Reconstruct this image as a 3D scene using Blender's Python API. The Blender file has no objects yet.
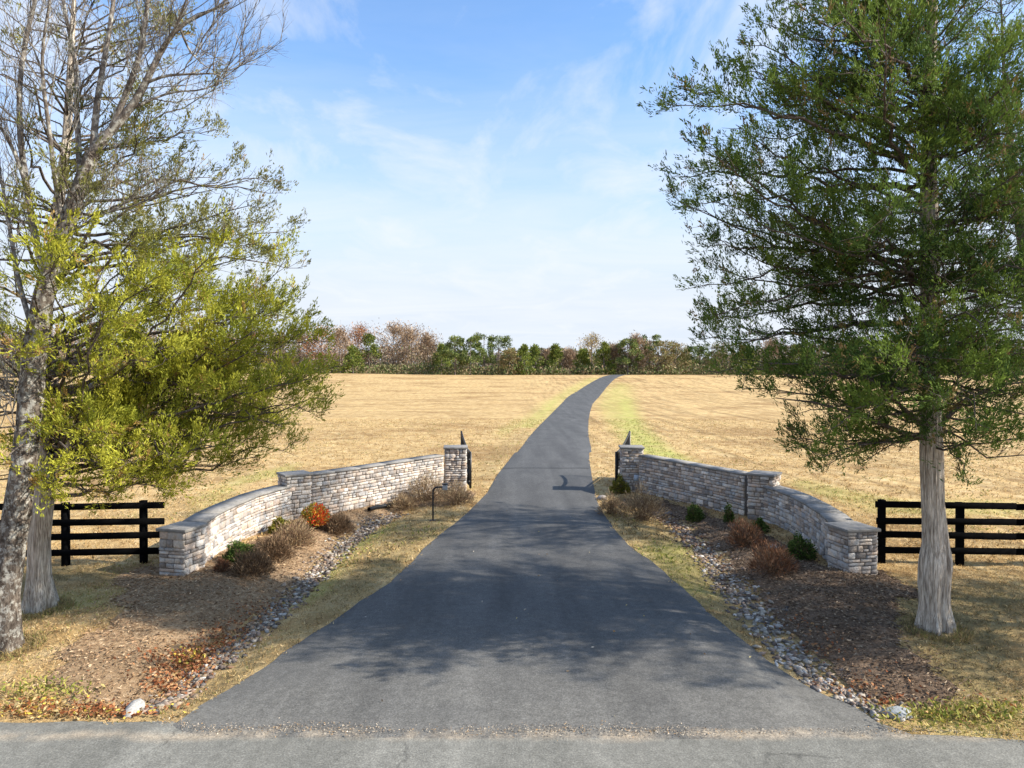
import bpy, math, random
import numpy as np
from mathutils import Vector
random.seed(11); rng = np.random.default_rng(11)
scn = bpy.context.scene
COL = scn.collection
F = 692.0; CH = 4.5
PITCH = math.atan(8/F)
R = math.radians

# ------------------------------------------------------------ camera mapping
def ray(u, v):
    x = (u-512)/F; z = (384-v)/F
    cp, sp = math.cos(PITCH), math.sin(PITCH)
    return np.array([x, cp+z*sp, -sp+z*cp])
def flat(u, v, z=0.0):
    d = ray(u, v); t = (z-CH)/d[2]
    return np.array([d[0]*t, d[1]*t])
def at_depth(u, v, Y):
    d = ray(u, v); t = Y/d[1]
    return np.array([d[0]*t, Y, CH+d[2]*t])

# ------------------------------------------------------------ terrain height
_py = np.array([-50, 0, 45, 80, 105, 122, 145, 165, 190, 205, 230, 300, 600, 6000.])
_pz = np.array([0, 0, .1, .12, .25, .5, 1.35, 2.5, 4.15, 4.72, 4.75, 3.4, 1, -2.])
_gy = np.arange(-50, 6000, 1.0)
_gz = np.interp(_gy, _py, _pz)
_k = np.hanning(23); _k /= _k.sum()
_gz = np.convolve(np.pad(_gz, 11, 'edge'), _k, 'valid')
SW_L = [flat(*p) for p in [(400,509),(372,520),(345,538),(322,560),(297,585),(268,612),(232,640),(203,664),(172,690),(138,712)]]
SW_R = [flat(*p) for p in [(652,505),(676,520),(697,538),(718,562),(742,592),(772,626),(803,656),(842,688),(880,711),(908,724)]]
def polydist(X, Y, P):
    best = np.full(X.shape, 1e9); par = np.zeros(X.shape)
    for i in range(len(P)-1):
        a, b = P[i], P[i+1]; ab = b-a; L = ab@ab
        t = np.clip(((X-a[0])*ab[0]+(Y-a[1])*ab[1])/L, 0, 1)
        d = np.hypot(X-a[0]-t*ab[0], Y-a[1]-t*ab[1])
        m = d < best; best = np.where(m, d, best); par = np.where(m, i+t, par)
    return best, par
def sstep(a, b, x):
    t = np.clip((x-a)/(b-a), 0, 1); return t*t*(3-2*t)
def H(X, Y):
    X = np.asarray(X, float); Y = np.asarray(Y, float)
    z = np.interp(Y, _gy, _gz)
    z = z + sstep(120, 205, Y)*(0.75*sstep(0, 1, (-X-5)/60) )
    z = z + .5*sstep(130,220,Y)*np.sin(X*.021+.6)*.3
    near = (Y < 32) & (Y > 4) & (abs(X) < 30)
    if near.any():
        dl, _ = polydist(X, Y, SW_L); dr, _ = polydist(X, Y, SW_R)
        fade = sstep(8.8, 10.5, Y)
        z = z - near*(.24*np.exp(-(dl/.75)**2)+.22*np.exp(-(dr/.75)**2))*fade
        z = z + near*(.16*np.exp(-((X+7.0)**2/3.5+(Y-12.6)**2/4))+.14*np.exp(-((X-6.6)**2/2+(Y-13.8)**2/4)))
    off = sstep(3.5, 5.5, abs(X-.8))
    z = z + off*(.018*np.sin(X*2.3+Y*1.1)+.015*np.sin(X*1.1-Y*2.9+1)+.012*np.sin(X*5.3+Y*4.1))*sstep(8.5,10,Y)
    return z
def Hs(x, y): return float(H(np.array([x]), np.array([y]))[0])
def at(u, v):
    d = ray(u, v); 
    ts = np.concatenate([np.arange(6, 40, .05), np.arange(40, 400, .5)])
    X = d[0]*ts; Y = d[1]*ts; Z = CH+d[2]*ts
    h = H(X, Y); idx = np.nonzero(Z < h)[0]
    i = idx[0] if len(idx) else len(ts)-1
    return np.array([X[i], Y[i]])
def inpoly(X, Y, P):
    P = np.asarray(P); ins = np.zeros(X.shape, bool); n = len(P)
    for i in range(n):
        x1, y1 = P[i]; x2, y2 = P[(i+1) % n]
        if y1 == y2: continue
        c = ((y1 > Y) != (y2 > Y)) & (X < (x2-x1)*(Y-y1)/(y2-y1)+x1)
        ins ^= c
    return ins
def vnoise(X, Y, s, seed=0):
    X = X*s+seed*17.3; Y = Y*s+seed*9.1
    xi = np.floor(X); yi = np.floor(Y); fx = X-xi; fy = Y-yi
    fx = fx*fx*(3-2*fx); fy = fy*fy*(3-2*fy)
    def h(a, b):
        q = np.sin(a*127.1+b*311.7)*43758.5453; return q-np.floor(q)
    return (h(xi,yi)*(1-fx)+h(xi+1,yi)*fx)*(1-fy)+(h(xi,yi+1)*(1-fx)+h(xi+1,yi+1)*fx)*fy
def fbm(X, Y, s, seed=0):
    return (vnoise(X,Y,s,seed)+.5*vnoise(X,Y,s*2.1,seed+1)+.25*vnoise(X,Y,s*4.3,seed+2))/1.75

# ------------------------------------------------------------ mesh helpers
class Acc:
    def __init__(s): s.v=[]; s.f=[]; s.c=[]; s.n=0
    def add(s, v, f, c=None):
        v = np.asarray(v, float).reshape(-1,3); f = np.asarray(f, int)
        s.v.append(v); s.f.append(f+s.n); s.n += len(v)
        if c is None: c = (1,1,1)
        c = np.asarray(c, float)
        if c.ndim == 1: c = np.tile(c, (len(v),1))
        s.c.append(c)
    def box(s, c, sx, sy, sz, rz=0, col=None, bev=0.0):
        """box centred on c"""
        x,y,z = sx/2, sy/2, sz/2
        v = np.array([(-x,-y,-z),(x,-y,-z),(x,y,-z),(-x,y,-z),(-x,-y,z),(x,-y,z),(x,y,z),(-x,y,z)])
        cr, sr = math.cos(rz), math.sin(rz)
        v = np.stack([v[:,0]*cr-v[:,1]*sr, v[:,0]*sr+v[:,1]*cr, v[:,2]],1)+np.asarray(c)
        s.add(v, [(0,3,2,1),(4,5,6,7),(0,1,5,4),(1,2,6,5),(2,3,7,6),(3,0,4,7)], col)
    def beam(s, a, b, w, h, col=None):
        a=np.asarray(a,float); b=np.asarray(b,float); d=b-a; d/=np.linalg.norm(d)
        up=np.array([0,0,1.]) if abs(d[2])<.95 else np.array([0,1.,0])
        sd=np.cross(d,up); sd/=np.linalg.norm(sd); up=np.cross(sd,d)
        v=[]
        for p in (a,b):
            for q,r in ((-1,-1),(1,-1),(1,1),(-1,1)): v.append(p+sd*q*w/2+up*r*h/2)
        s.add(v,[(0,1,2,3),(7,6,5,4),(0,4,5,1),(1,5,6,2),(2,6,7,3),(3,7,4,0)],col)
    def tube(s, pts, rad, sides=6, col=None, rfun=None, cap=False):
        pts = np.asarray(pts, float); n = len(pts)
        rad = np.broadcast_to(np.asarray(rad, float), (n,))
        T = np.gradient(pts, axis=0); T /= (np.linalg.norm(T, axis=1, keepdims=True)+1e-9)
        ref = np.array([0,0,1.]) if abs(T[0][2]) < .8 else np.array([1.,0,0])
        A = np.cross(T, ref); A /= (np.linalg.norm(A,axis=1,keepdims=True)+1e-9)
        B = np.cross(T, A)
        th = np.arange(sides)/sides*2*math.pi
        rr = np.repeat(rad[:,None], sides, 1)
        if rfun is not None: rr = rr*rfun(np.repeat(pts[:,2:3],sides,1), np.repeat(th[None],n,0), A, B)
        v = pts[:,None]+rr[...,None]*(np.cos(th)[None,:,None]*A[:,None]+np.sin(th)[None,:,None]*B[:,None])
        i = np.arange(n-1)[:,None]*sides; j = np.arange(sides)[None]; j2 = (j+1)%sides
        f = np.stack([i+j, i+j2, i+sides+j2, i+sides+j],-1).reshape(-1,4)
        s.add(v.reshape(-1,3), f, col)
    def kites(s, C, D, L, W, col, bend=0.0):
        """leaf-like kites"""
        C=np.asarray(C,float); N=len(C); D=D/(np.linalg.norm(D,axis=1,keepdims=True)+1e-9)
        r=rng.normal(size=(N,3)); S=np.cross(D,r); S/=(np.linalg.norm(S,axis=1,keepdims=True)+1e-9)
        L=np.broadcast_to(L,(N,))[:,None]; W=np.broadcast_to(W,(N,))[:,None]
        U=np.cross(S,D)
        v=np.stack([C, C+D*L*.5+S*W*.5+U*L*bend, C+D*L, C+D*L*.5-S*W*.5+U*L*bend],1).reshape(-1,3)
        f=np.arange(N*4).reshape(N,4)
        s.add(v,f,np.repeat(col,4,0))
    def obj(s, name, mat, parent=None, smooth=False):
        v=np.concatenate(s.v); c=np.concatenate(s.c)
        me=bpy.data.meshes.new(name)
        tot=[a for a in s.f if len(a)]
        lt=np.concatenate([np.full(len(a),a.shape[1]) for a in tot]); li=np.concatenate([a.ravel() for a in tot])
        me.vertices.add(len(v)); me.vertices.foreach_set('co',v.astype(np.float32).ravel())
        me.loops.add(len(li)); me.loops.foreach_set('vertex_index',li.astype(np.int32))
        me.polygons.add(len(lt)); ls=np.concatenate([[0],np.cumsum(lt)[:-1]])
        me.polygons.foreach_set('loop_start',ls.astype(np.int32))
        me.update(calc_edges=True)
        ca=me.color_attributes.new('Col','FLOAT_COLOR','POINT')
        ca.data.foreach_set('color',np.concatenate([c,np.ones((len(c),1))],1).astype(np.float32).ravel())
        if smooth: me.polygons.foreach_set('use_smooth',np.ones(len(lt),bool))
        me.materials.append(mat)
        o=bpy.data.objects.new(name,me); COL.objects.link(o)
        if parent: 
            o.parent=parent; o.matrix_parent_inverse=parent.matrix_basis.inverted()
        return o
def tag(o,label=None,cat=None,group=None,kind=None):
    if label:o['label']=label
    if cat:o['category']=cat
    if group:o['group']=group
    if kind:o['kind']=kind
    return o
def empty(name,loc,label=None,cat=None,group=None):
    o=bpy.data.objects.new(name,None); o.empty_display_size=.3; COL.objects.link(o); o.location=loc
    return tag(o,label,cat,group)

# ------------------------------------------------------------ materials
def mat_new(name, rough=.9, spec=.2):
    m=bpy.data.materials.new(name); m.use_nodes=True; nt=m.node_tree
    b=nt.nodes['Principled BSDF']; b.inputs['Roughness'].default_value=rough
    b.inputs['Specular IOR Level'].default_value=spec
    return m,nt,b
def N(nt,t,**kw):
    n=nt.nodes.new(t)
    for k,v in kw.items():
        if hasattr(n,k): setattr(n,k,v)
        else: n.inputs[k].default_value=v
    return n
def coord(nt,scale=(1,1,1),rot=(0,0,0)):
    g=N(nt,'ShaderNodeNewGeometry'); mp=N(nt,'ShaderNodeMapping'); mp.inputs['Scale'].default_value=scale; mp.inputs['Rotation'].default_value=rot
    nt.links.new(g.outputs['Position'],mp.inputs['Vector']); return mp.outputs[0]
def noise(nt,vec,scale,detail=4,rough=.55,dist=0):
    n=N(nt,'ShaderNodeTexNoise'); n.inputs['Scale'].default_value=scale; n.inputs['Detail'].default_value=detail
    n.inputs['Roughness'].default_value=rough; n.inputs['Distortion'].default_value=dist
    nt.links.new(vec,n.inputs['Vector']); return n.outputs['Fac']
def ramp(nt,fac,stops):
    r=N(nt,'ShaderNodeValToRGB'); cr=r.color_ramp
    while len(cr.elements)<len(stops): cr.elements.new(.5)
    for e,(p,c) in zip(cr.elements,stops):
        e.position=p; e.color=(*(c if hasattr(c,'__len__') else (c,c,c)),1)
    nt.links.new(fac,r.inputs['Fac']); return r.outputs['Color']
def mix(nt,a,b,fac,mode='MIX'):
    m=N(nt,'ShaderNodeMix',data_type='RGBA',blend_type=mode)
    for s,x in ((m.inputs[0],fac),(m.inputs[6],a),(m.inputs[7],b)):
        if hasattr(x,'links'): nt.links.new(x,s)
        elif hasattr(x,'__len__'): s.default_value=(*x,1)
        else: s.default_value=x
    return m.outputs[2]
def bump(nt,b,h,strength=.5,dist=.02):
    n=N(nt,'ShaderNodeBump'); n.inputs['Strength'].default_value=strength; n.inputs['Distance'].default_value=dist
    nt.links.new(h,n.inputs['Height']); nt.links.new(n.outputs[0],b.inputs['Normal'])
def attr(nt,name='Col'):
    return N(nt,'ShaderNodeAttribute',attribute_name=name).outputs['Color']

def mat_vcol(name, rough=.85, var=.25, scale=30, trans=0, spec=.15, bmp=0):
    """vertex colour times fine noise; optional translucency for leaves"""
    m,nt,b=mat_new(name,rough,spec)
    c=attr(nt)
    if var:
        f=noise(nt,coord(nt),scale,3)
        c=mix(nt,c,ramp(nt,f,[(.3,1-var),(.7,1+var)]),1.0,'MULTIPLY')
        if bmp: bump(nt,b,f,bmp,.02)
    nt.links.new(c,b.inputs['Base Color'])
    if trans:
        t=N(nt,'ShaderNodeBsdfTranslucent'); nt.links.new(c,t.inputs['Color'])
        ms=N(nt,'ShaderNodeMixShader'); ms.inputs[0].default_value=trans
        nt.links.new(b.outputs[0],ms.inputs[1]); nt.links.new(t.outputs[0],ms.inputs[2])
        nt.links.new(ms.outputs[0],nt.nodes['Material Output'].inputs['Surface'])
    return m
def mat_asphalt(name, lo, hi, tint_patch=None):
    m,nt,b=mat_new(name,.85,.3)
    v=coord(nt)
    fine=noise(nt,v,42,4,.75); mid=noise(nt,coord(nt,(1,.35,1)),1.1,5,.6,.6); big=noise(nt,v,.35,3)
    base=mix(nt,lo,hi,ramp(nt,mid,[(.3,0),(.72,1)]))
    if tint_patch is not None:
        # dust washed onto the apron by the road
        sx=N(nt,'ShaderNodeSeparateXYZ'); g=N(nt,'ShaderNodeNewGeometry'); nt.links.new(g.outputs['Position'],sx.inputs[0])
        mr=N(nt,'ShaderNodeMapRange'); mr.inputs[1].default_value=13; mr.inputs[2].default_value=8.6
        nt.links.new(sx.outputs[1],mr.inputs[0])
        mm=N(nt,'ShaderNodeMath',operation='MULTIPLY'); nt.links.new(mr.outputs[0],mm.inputs[0])
        nt.links.new(ramp(nt,big,[(.3,.35),(.65,1)]),mm.inputs[1])
        base=mix(nt,base,tint_patch,mm.outputs[0])
    if True:
        # worn sandy edge where the two pavings meet, faint cracks
        sx=N(nt,'ShaderNodeSeparateXYZ'); g=N(nt,'ShaderNodeNewGeometry'); nt.links.new(g.outputs['Position'],sx.inputs[0])
        wob=N(nt,'ShaderNodeMath',operation='MULTIPLY_ADD'); nt.links.new(mid,wob.inputs[0]); wob.inputs[1].default_value=.35; nt.links.new(sx.outputs[1],wob.inputs[2])
        sb=N(nt,'ShaderNodeMath',operation='SUBTRACT'); nt.links.new(wob.outputs[0],sb.inputs[0]); sb.inputs[1].default_value=8.70
        ab=N(nt,'ShaderNodeMath',operation='ABSOLUTE'); nt.links.new(sb.outputs[0],ab.inputs[0])
        mr=N(nt,'ShaderNodeMapRange'); mr.inputs[1].default_value=.16; mr.inputs[2].default_value=.01; nt.links.new(ab.outputs[0],mr.inputs[0])
        mm=N(nt,'ShaderNodeMath',operation='MULTIPLY'); nt.links.new(mr.outputs[0],mm.inputs[0]); nt.links.new(ramp(nt,noise(nt,v,1.7,5,.7),[(.38,0),(.6,.85)]),mm.inputs[1])
        base=mix(nt,base,(.38,.31,.225),mm.outputs[0])
        vo=N(nt,'ShaderNodeTexVoronoi',feature='DISTANCE_TO_EDGE'); vo.inputs['Scale'].default_value=.42
        wv=N(nt,'ShaderNodeMix',data_type='VECTOR'); wv.inputs[0].default_value=.12
        ns_=N(nt,'ShaderNodeTexNoise'); ns_.inputs['Scale'].default_value=1.3; ns_.inputs['Detail'].default_value=6; nt.links.new(v,ns_.inputs['Vector'])
        va=N(nt,'ShaderNodeVectorMath',operation='MULTIPLY_ADD'); nt.links.new(ns_.outputs['Color'],va.inputs[0]); va.inputs[1].default_value=(1.2,1.2,0); nt.links.new(v,va.inputs[2])
        nt.links.new(va.outputs[0],vo.inputs['Vector'])
        ck=N(nt,'ShaderNodeMath',operation='MULTIPLY'); nt.links.new(ramp(nt,vo.outputs[0],[(.0,1),(.012,0)]),ck.inputs[0]); nt.links.new(ramp(nt,noise(nt,v,.5,2),[(.50,0),(.58,.45 if tint_patch is None else .22)]),ck.inputs[1])
        base=mix(nt,base,(.03,.028,.026),ck.outputs[0])
        tr=noise(nt,coord(nt,(1.4,.06,1)),1.0,3); base=mix(nt,base,ramp(nt,tr,[(.35,.86),(.65,1.12)]),1.0,'MULTIPLY')
    base=mix(nt,base,ramp(nt,fine,[(.3,.55),(.5,.95),(.72,1.6)]),1.0,'MULTIPLY')
    base=mix(nt,base,ramp(nt,noise(nt,v,9,4,.7),[(.35,.8),(.7,1.15)]),1.0,'MULTIPLY')
    nt.links.new(base,b.inputs['Base Color']); bump(nt,b,fine,.5,.01)
    return m
def mat_ground():
    m,nt,b=mat_new('dry grass ground',.95,.1)
    g=N(nt,'ShaderNodeNewGeometry'); sx=N(nt,'ShaderNodeSeparateXYZ'); nt.links.new(g.outputs['Position'],sx.inputs[0])
    v=coord(nt)
    straw=ramp(nt,noise(nt,v,1.3,6,.7),[(.28,(.37,.23,.10)),(.5,(.56,.385,.175)),(.72,(.69,.52,.285))])
    # mown rows: stretched towards the crest on the right, across on the left
    rr=noise(nt,coord(nt,(1,.03,1),(0,0,R(-14))),1.25,4,.6,.3)
    rl=noise(nt,coord(nt,(.05,.5,1),(0,0,R(12))),1.0,4,.65,.4)
    side=N(nt,'ShaderNodeMapRange'); side.inputs[1].default_value=-2; side.inputs[2].default_value=8; nt.links.new(sx.outputs[0],side.inputs[0])
    rows=mix(nt,ramp(nt,rl,[(.3,.80),(.7,1.16)]),ramp(nt,rr,[(.36,.56),(.48,.98),(.66,1.2)]),side.outputs[0])
    straw=mix(nt,straw,rows,.65,'MULTIPLY')
    patch=ramp(nt,noise(nt,coord(nt,(.6,1,1)),.14,6,.66,.5),[(.38,(.72,.67,.64)),(.5,(1,1,1)),(.68,(1.08,1.06,1.04))])
    straw=mix(nt,straw,patch,1.0,'MULTIPLY')
    fine=noise(nt,v,22,4,.75)
    straw=mix(nt,straw,ramp(nt,fine,[(.3,.55),(.55,1.0),(.75,1.25)]),1.0,'MULTIPLY')
    straw=mix(nt,straw,ramp(nt,noise(nt,coord(nt,(.7,.45,1)),1.9,5,.7),[(.34,(.76,.70,.66)),(.52,(1,1,1)),(.7,(1.1,1.08,1.0))]),1.0,'MULTIPLY')
    at_=N(nt,'ShaderNodeAttribute',attribute_name='Col'); sp=N(nt,'ShaderNodeSeparateColor'); nt.links.new(at_.outputs['Color'],sp.inputs[0])
    green=ramp(nt,noise(nt,v,1.6,5,.7),[(.3,(.29,.29,.07)),(.6,(.47,.44,.13))])
    def fac(ch,s):
        mm=N(nt,'ShaderNodeMath',operation='MULTIPLY'); nt.links.new(sp.outputs[ch],mm.inputs[0])
        nt.links.new(ramp(nt,noise(nt,v,s,5,.65),[(.3,.35),(.6,1.0)]),mm.inputs[1]); return mm.outputs[0]
    c=mix(nt,straw,green,fac(0,.7))
    olive=ramp(nt,noise(nt,v,3.5,5,.7),[(.3,(.13,.10,.045)),(.6,(.27,.215,.10))])
    c=mix(nt,c,olive,fac(1,1.2))
    nt.links.new(c,b.inputs['Base Color']); bump(nt,b,noise(nt,v,5,6,.75),.9,.10)
    return m
def mat_mulch(name,cols,s=12):
    m,nt,b=mat_new(name,.95,.1)
    v=coord(nt)
    c=ramp(nt,noise(nt,v,s,6,.75),[(.3,cols[0]),(.5,cols[1]),(.72,cols[2])])
    c=mix(nt,c,ramp(nt,noise(nt,v,.7,4),[(.3,.75),(.7,1.2)]),1.0,'MULTIPLY')
    nt.links.new(c,b.inputs['Base Color']); bump(nt,b,noise(nt,v,18,5,.8),1,.05)
    return m
def mat_bark(name,lo,hi,lich=None,stretch=.12,scale=26):
    m,nt,b=mat_new(name,.95,.1)
    v=coord(nt,(1,1,stretch))
    f=noise(nt,v,scale,6,.7,.4)
    c=ramp(nt,f,[(.33,tuple(x*.45 for x in lo)),(.45,lo),(.65,hi)])
    if lich is not None:
        l=noise(nt,coord(nt),9,5,.7)
        c=mix(nt,c,lich,ramp(nt,l,[(.50,0),(.60,1)]))
    c=mix(nt,c,ramp(nt,noise(nt,coord(nt,(1,1,.4)),3,4),[(.3,.72),(.7,1.15)]),1.0,'MULTIPLY')
    nt.links.new(c,b.inputs['Base Color']); bump(nt,b,f,.9,.03)
    return m
def mat_stone(name):
    m,nt,b=mat_new(name,.9,.15)
    v=coord(nt); f=noise(nt,v,17,6,.75)
    c=mix(nt,attr(nt),ramp(nt,f,[(.28,.6),(.5,1.0),(.72,1.3)]),1.0,'MULTIPLY')
    c=mix(nt,c,ramp(nt,noise(nt,v,5,3),[(.35,(1.08,.96,.84)),(.65,(.95,1.0,1.05))]),1.0,'MULTIPLY')
    nt.links.new(c,b.inputs['Base Color']); bump(nt,b,f,.8,.03)
    return m
def mat_paint(name,col,rough=.5,spec=.4,var=.3):
    m,nt,b=mat_new(name,rough,spec)
    c=mix(nt,col,ramp(nt,noise(nt,coord(nt,(1,1,3)),8,5,.7),[(.3,1-var),(.7,1+var)]),1.0,'MULTIPLY')
    nt.links.new(c,b.inputs['Base Color']); return m

M_ground=mat_ground()
M_drive=mat_asphalt('driveway asphalt',(.072,.070,.067),(.108,.105,.099),(.17,.16,.14))
M_road=mat_asphalt('road asphalt',(.165,.158,.135),(.22,.21,.18))
M_mulchL=mat_mulch('aged mulch',[(.20,.12,.065),(.36,.24,.135),(.50,.355,.22)])
M_mulchR=mat_mulch('dark mulch',[(.08,.052,.034),(.19,.128,.084),(.30,.215,.145)])
M_blade=mat_vcol('grass blades',.8,.2,9,.25)
M_chip=mat_vcol('bark chips',.9,.2,20)
M_litter=mat_vcol('fallen leaves',.8,.2,20,.15)
M_rock=mat_vcol('river rock',.95,.3,25,0,.05,.5)
M_stone=mat_stone('stacked stone')
M_cap=mat_paint('bluestone cap',(.225,.21,.19),.8,.25,.35)
M_fence=mat_paint('black fence paint',(.005,.005,.0055),.9,.0)
M_iron=mat_paint('black iron',(.012,.013,.015),.45,.4)
M_cedar=mat_vcol('cedar foliage',.8,.25,2.0,.22,.1)
M_cedarL=mat_vcol('yellowing cedar foliage',.75,.2,2.0,.35,.2)
M_shrub=mat_vcol('shrub foliage',.8,.15,6,.2)
M_stem=mat_bark('shrub stems',(.16,.105,.065),(.30,.21,.135))
M_far=mat_vcol('treeline foliage',.95,.2,.3,.12,.05)
M_barkC=mat_bark('cedar bark',(.38,.31,.24),(.84,.74,.60),None,.07,40)
M_barkC2=mat_bark('cedar limb bark',(.10,.08,.065),(.22,.18,.15))
M_barkA=mat_bark('lichened grey bark',(.09,.07,.055),(.24,.20,.16),(.40,.38,.33),.35,18)
M_twig=mat_bark('twig bark',(.14,.115,.095),(.31,.27,.23),(.46,.44,.38),.5,8)
M_farbark=mat_paint('far bark',(.16,.13,.11),.95,.1)
M_grey=mat_paint('grey metal',(.32,.34,.36),.4,.5)
M_plaque=mat_paint('pale plaque',(.42,.47,.53),.6,.3,.1)
M_sand=mat_mulch('sandy seam',[(.16,.13,.10),(.36,.29,.21),(.55,.46,.35)],7)
M_tar=mat_paint('tar seam',(.03,.03,.032),.7,.3)

# ------------------------------------------------------------ driveway outline
ELp=[(175,723),(192.5,711),(220,696),(256,674),(311,637),(351,609),(396,579),(431,542),(463,517.5),(488,492.5),(496,477),(507,463),(520,446.5),(537,428),(555,410),(567,396.5),(585.6,385.5),(598,378.5)]
ERp=[(880,723),(843,703),(798,681),(768,663),(722,624),(702,607),(662,570),(624.5,542.5),(604.5,516),(597,502),(592,478),(589.5,460),(588,437),(588.7,417),(592.6,403),(605.5,388),(614.5,379)]
EL=np.array([at(*p) for p in ELp]); ER=np.array([at(*p) for p in ERp])
# continue over the crest
dirn=np.array([.28,.96]); 
EL=np.vstack([EL,EL[-1]+dirn*30,EL[-1]+dirn*60]); ER=np.vstack([ER,EL[-2]+np.array([4.3,-1.2]),EL[-1]+np.array([4.3,-1.2])])
def resample(P,n):
    s=np.concatenate([[0],np.cumsum(np.hypot(*np.diff(P,axis=0).T))]); s/=s[-1]; t=np.linspace(0,1,n)
    return s,t
def edge_at(P,Y): 
    return np.interp(Y,P[:,1],P[:,0])
y0=8.62
EL=EL[np.argsort(EL[:,1])]; ER=ER[np.argsort(ER[:,1])]
ys=np.concatenate([np.arange(8.9,40,.25),np.arange(40,EL[-1,1],1.0)])
def smooth(a,k=9):
    kk=np.hanning(k+2)[1:-1]; kk/=kk.sum(); return np.convolve(np.pad(a,k//2,'edge'),kk,'valid')
dl=edge_at(EL,ys); dr=edge_at(ER,ys)
far_=ys>40
dl[far_]=smooth(dl,41)[far_]; dr[far_]=smooth(dr,41)[far_]
wf=np.clip((26-ys)/10,0,1); dl=smooth(dl,9)+wf*(.02*np.sin(ys*3.1)+.015*np.sin(ys*7.7)); dr=smooth(dr,9)+wf*(.02*np.sin(ys*2.7+1)+.015*np.sin(ys*6.1))
DRIVE=np.vstack([np.stack([dl,ys],1),np.stack([dr,ys],1)[::-1]])
# road edge line
RX=np.array([-400,-30,-7.6,-5.2,-4.4,-3.9,5.6,6.2,6.9,30,400]); RY=np.array([9.0,9.0,8.93,8.9,8.92,8.66,8.6,8.45,8.38,8.4,8.4])
def road_y(x): return np.interp(x,RX,RY)
def on_drive(X,Y): return (X>np.interp(Y,ys,dl))&(X<np.interp(Y,ys,dr))&(Y>=8.5)&(Y<ys[-1])

# ------------------------------------------------------------ ground sheet
def axis(a,b,step,far,grow=1.13,neg=True):
    c=list(np.arange(a,b,step)); s=step; x=c[-1]
    while x<far: s=min(s*grow,far*.1); x+=s; c.append(x)
    if neg:
        s=step; x=a
        while x>-far: s=min(s*grow,far*.1); x-=s; c.insert(0,x)
    return np.array(c)
xs=axis(-16,16,.2,3000); 
yy=np.concatenate([np.array([-300,-100,-40,-15,-5,0,4]),np.arange(6,32,.2)]); s=.2; x=32.
yl=[]
while x<4500: 
    yl.append(x); s=min(s*1.07, 2.5 if x<320 else x*.08); x+=s
yy=np.concatenate([yy,yl])
XX,YY=np.meshgrid(xs,yy); ZZ=H(XX,YY)
ond=on_drive(XX,YY)|(YY<road_y(XX)-.1)
ZZ=ZZ-np.where(ond,.02,0)
def P(*pp): return np.array([at(*p) for p in pp])
PG=[ # green strips: polygon, strength
 (P((604,392),(600,405),(606,420),(620,440),(638,460),(663,474),(700,481),(738,479),(698,463),(670,447),(650,431),(638,413),(633,397),(630,386),(618,382)),.62),
 (P((622,400),(630,397),(642,430),(668,450),(690,470),(720,478),(655,470),(636,450),(624,425)),.45),
 (P((520,428),(545,402),(570,388),(590,378),(600,377),(585,386),(566,397),(553,412),(535,428)),.8),
 (P((498,432),(520,418),(530,412),(520,425),(500,440)),.5),
 (P((195,500),(235,478),(300,462),(290,474),(240,485),(205,515)),.55),
 (P((790,485),(880,515),(1024,515),(1024,500),(900,500),(800,478)),.5),
 (P((285,608),(310,575),(345,545),(385,525),(400,525),(350,560),(320,600)),.75),
 (P((640,545),(690,545),(712,585),(716,605),(690,600),(660,570)),.75),
 (P((0,600),(60,590),(120,590),(100,610),(0,625)),.35),
 (P((900,705),(1024,700),(1024,745),(930,738)),.6)]
PO=[ # olive/brown worn grass
 (P((365,600),(430,545),(470,510),(400,520),(330,590),(290,640),(200,690),(150,720),(180,722)),.7),
 (P((600,515),(640,520),(700,545),(760,610),(800,650),(900,728),(830,700),(740,640),(660,570)),.75),
 (P((870,585),(1024,585),(1024,720),(960,720),(900,640)),.85),
 (P((0,590),(130,580),(150,570),(0,565)),.8),
 (P((478,492),(507,463),(540,428),(520,430),(490,450),(470,480)),.3)]
def soft(polys,X,Y):
    m=np.zeros(X.shape)
    for p,s in polys:
        for dx,dy in ((0,0),(.35,0),(-.35,0),(0,.5),(0,-.5),(.25,.35),(-.25,-.35)):
            k=1+np.maximum(0,Y-30)*.03
            m+=s/7*inpoly(X+dx*k,Y+dy*k,p)
    return np.clip(m,0,1)
gm=soft(PG,XX,YY); om=soft(PO,XX,YY)
om=np.maximum(om,0)
a=Acc(); nx=len(xs); ny=len(yy)
i=np.arange(ny-1)[:,None]*nx; j=np.arange(nx-1)[None]
a.add(np.stack([XX,YY,ZZ],-1).reshape(-1,3),np.stack([i+j,i+j+1,i+nx+j+1,i+nx+j],-1).reshape(-1,4),np.stack([gm,om,0*om],-1).reshape(-1,3))
tag(a.obj('ground',M_ground,smooth=True),kind='structure')

# driveway sheet
def lane_sheet(name,ysv,l,r,mat,lift,nacross=26):
    a=Acc(); t=np.linspace(0,1,nacross)[None]
    X=l[:,None]*(1-t)+r[:,None]*t; Y=np.repeat(ysv[:,None],nacross,1)
    Z=H(X,Y)+lift+.03*np.clip(np.minimum(t,1-t)*8,0,1); Z[0]-=.07
    n=len(ysv); i=np.arange(n-1)[:,None]*nacross; j=np.arange(nacross-1)[None]
    a.add(np.stack([X,Y,Z],-1).reshape(-1,3),np.stack([i+j,i+j+1,i+nacross+j+1,i+nacross+j],-1).reshape(-1,4))
    return tag(a.obj(name,mat,smooth=True),kind='structure')
# front row follows the road edge
ysd=np.concatenate([[8.2,8.55],ys]); dl0=np.concatenate([[dl[0]-.1,dl[0]-.15],dl]); dr0=np.concatenate([[dr[0]+.3,dr[0]+.3],dr])
lane_sheet('driveway',ysd,dl0,dr0,M_drive,.012)
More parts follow.
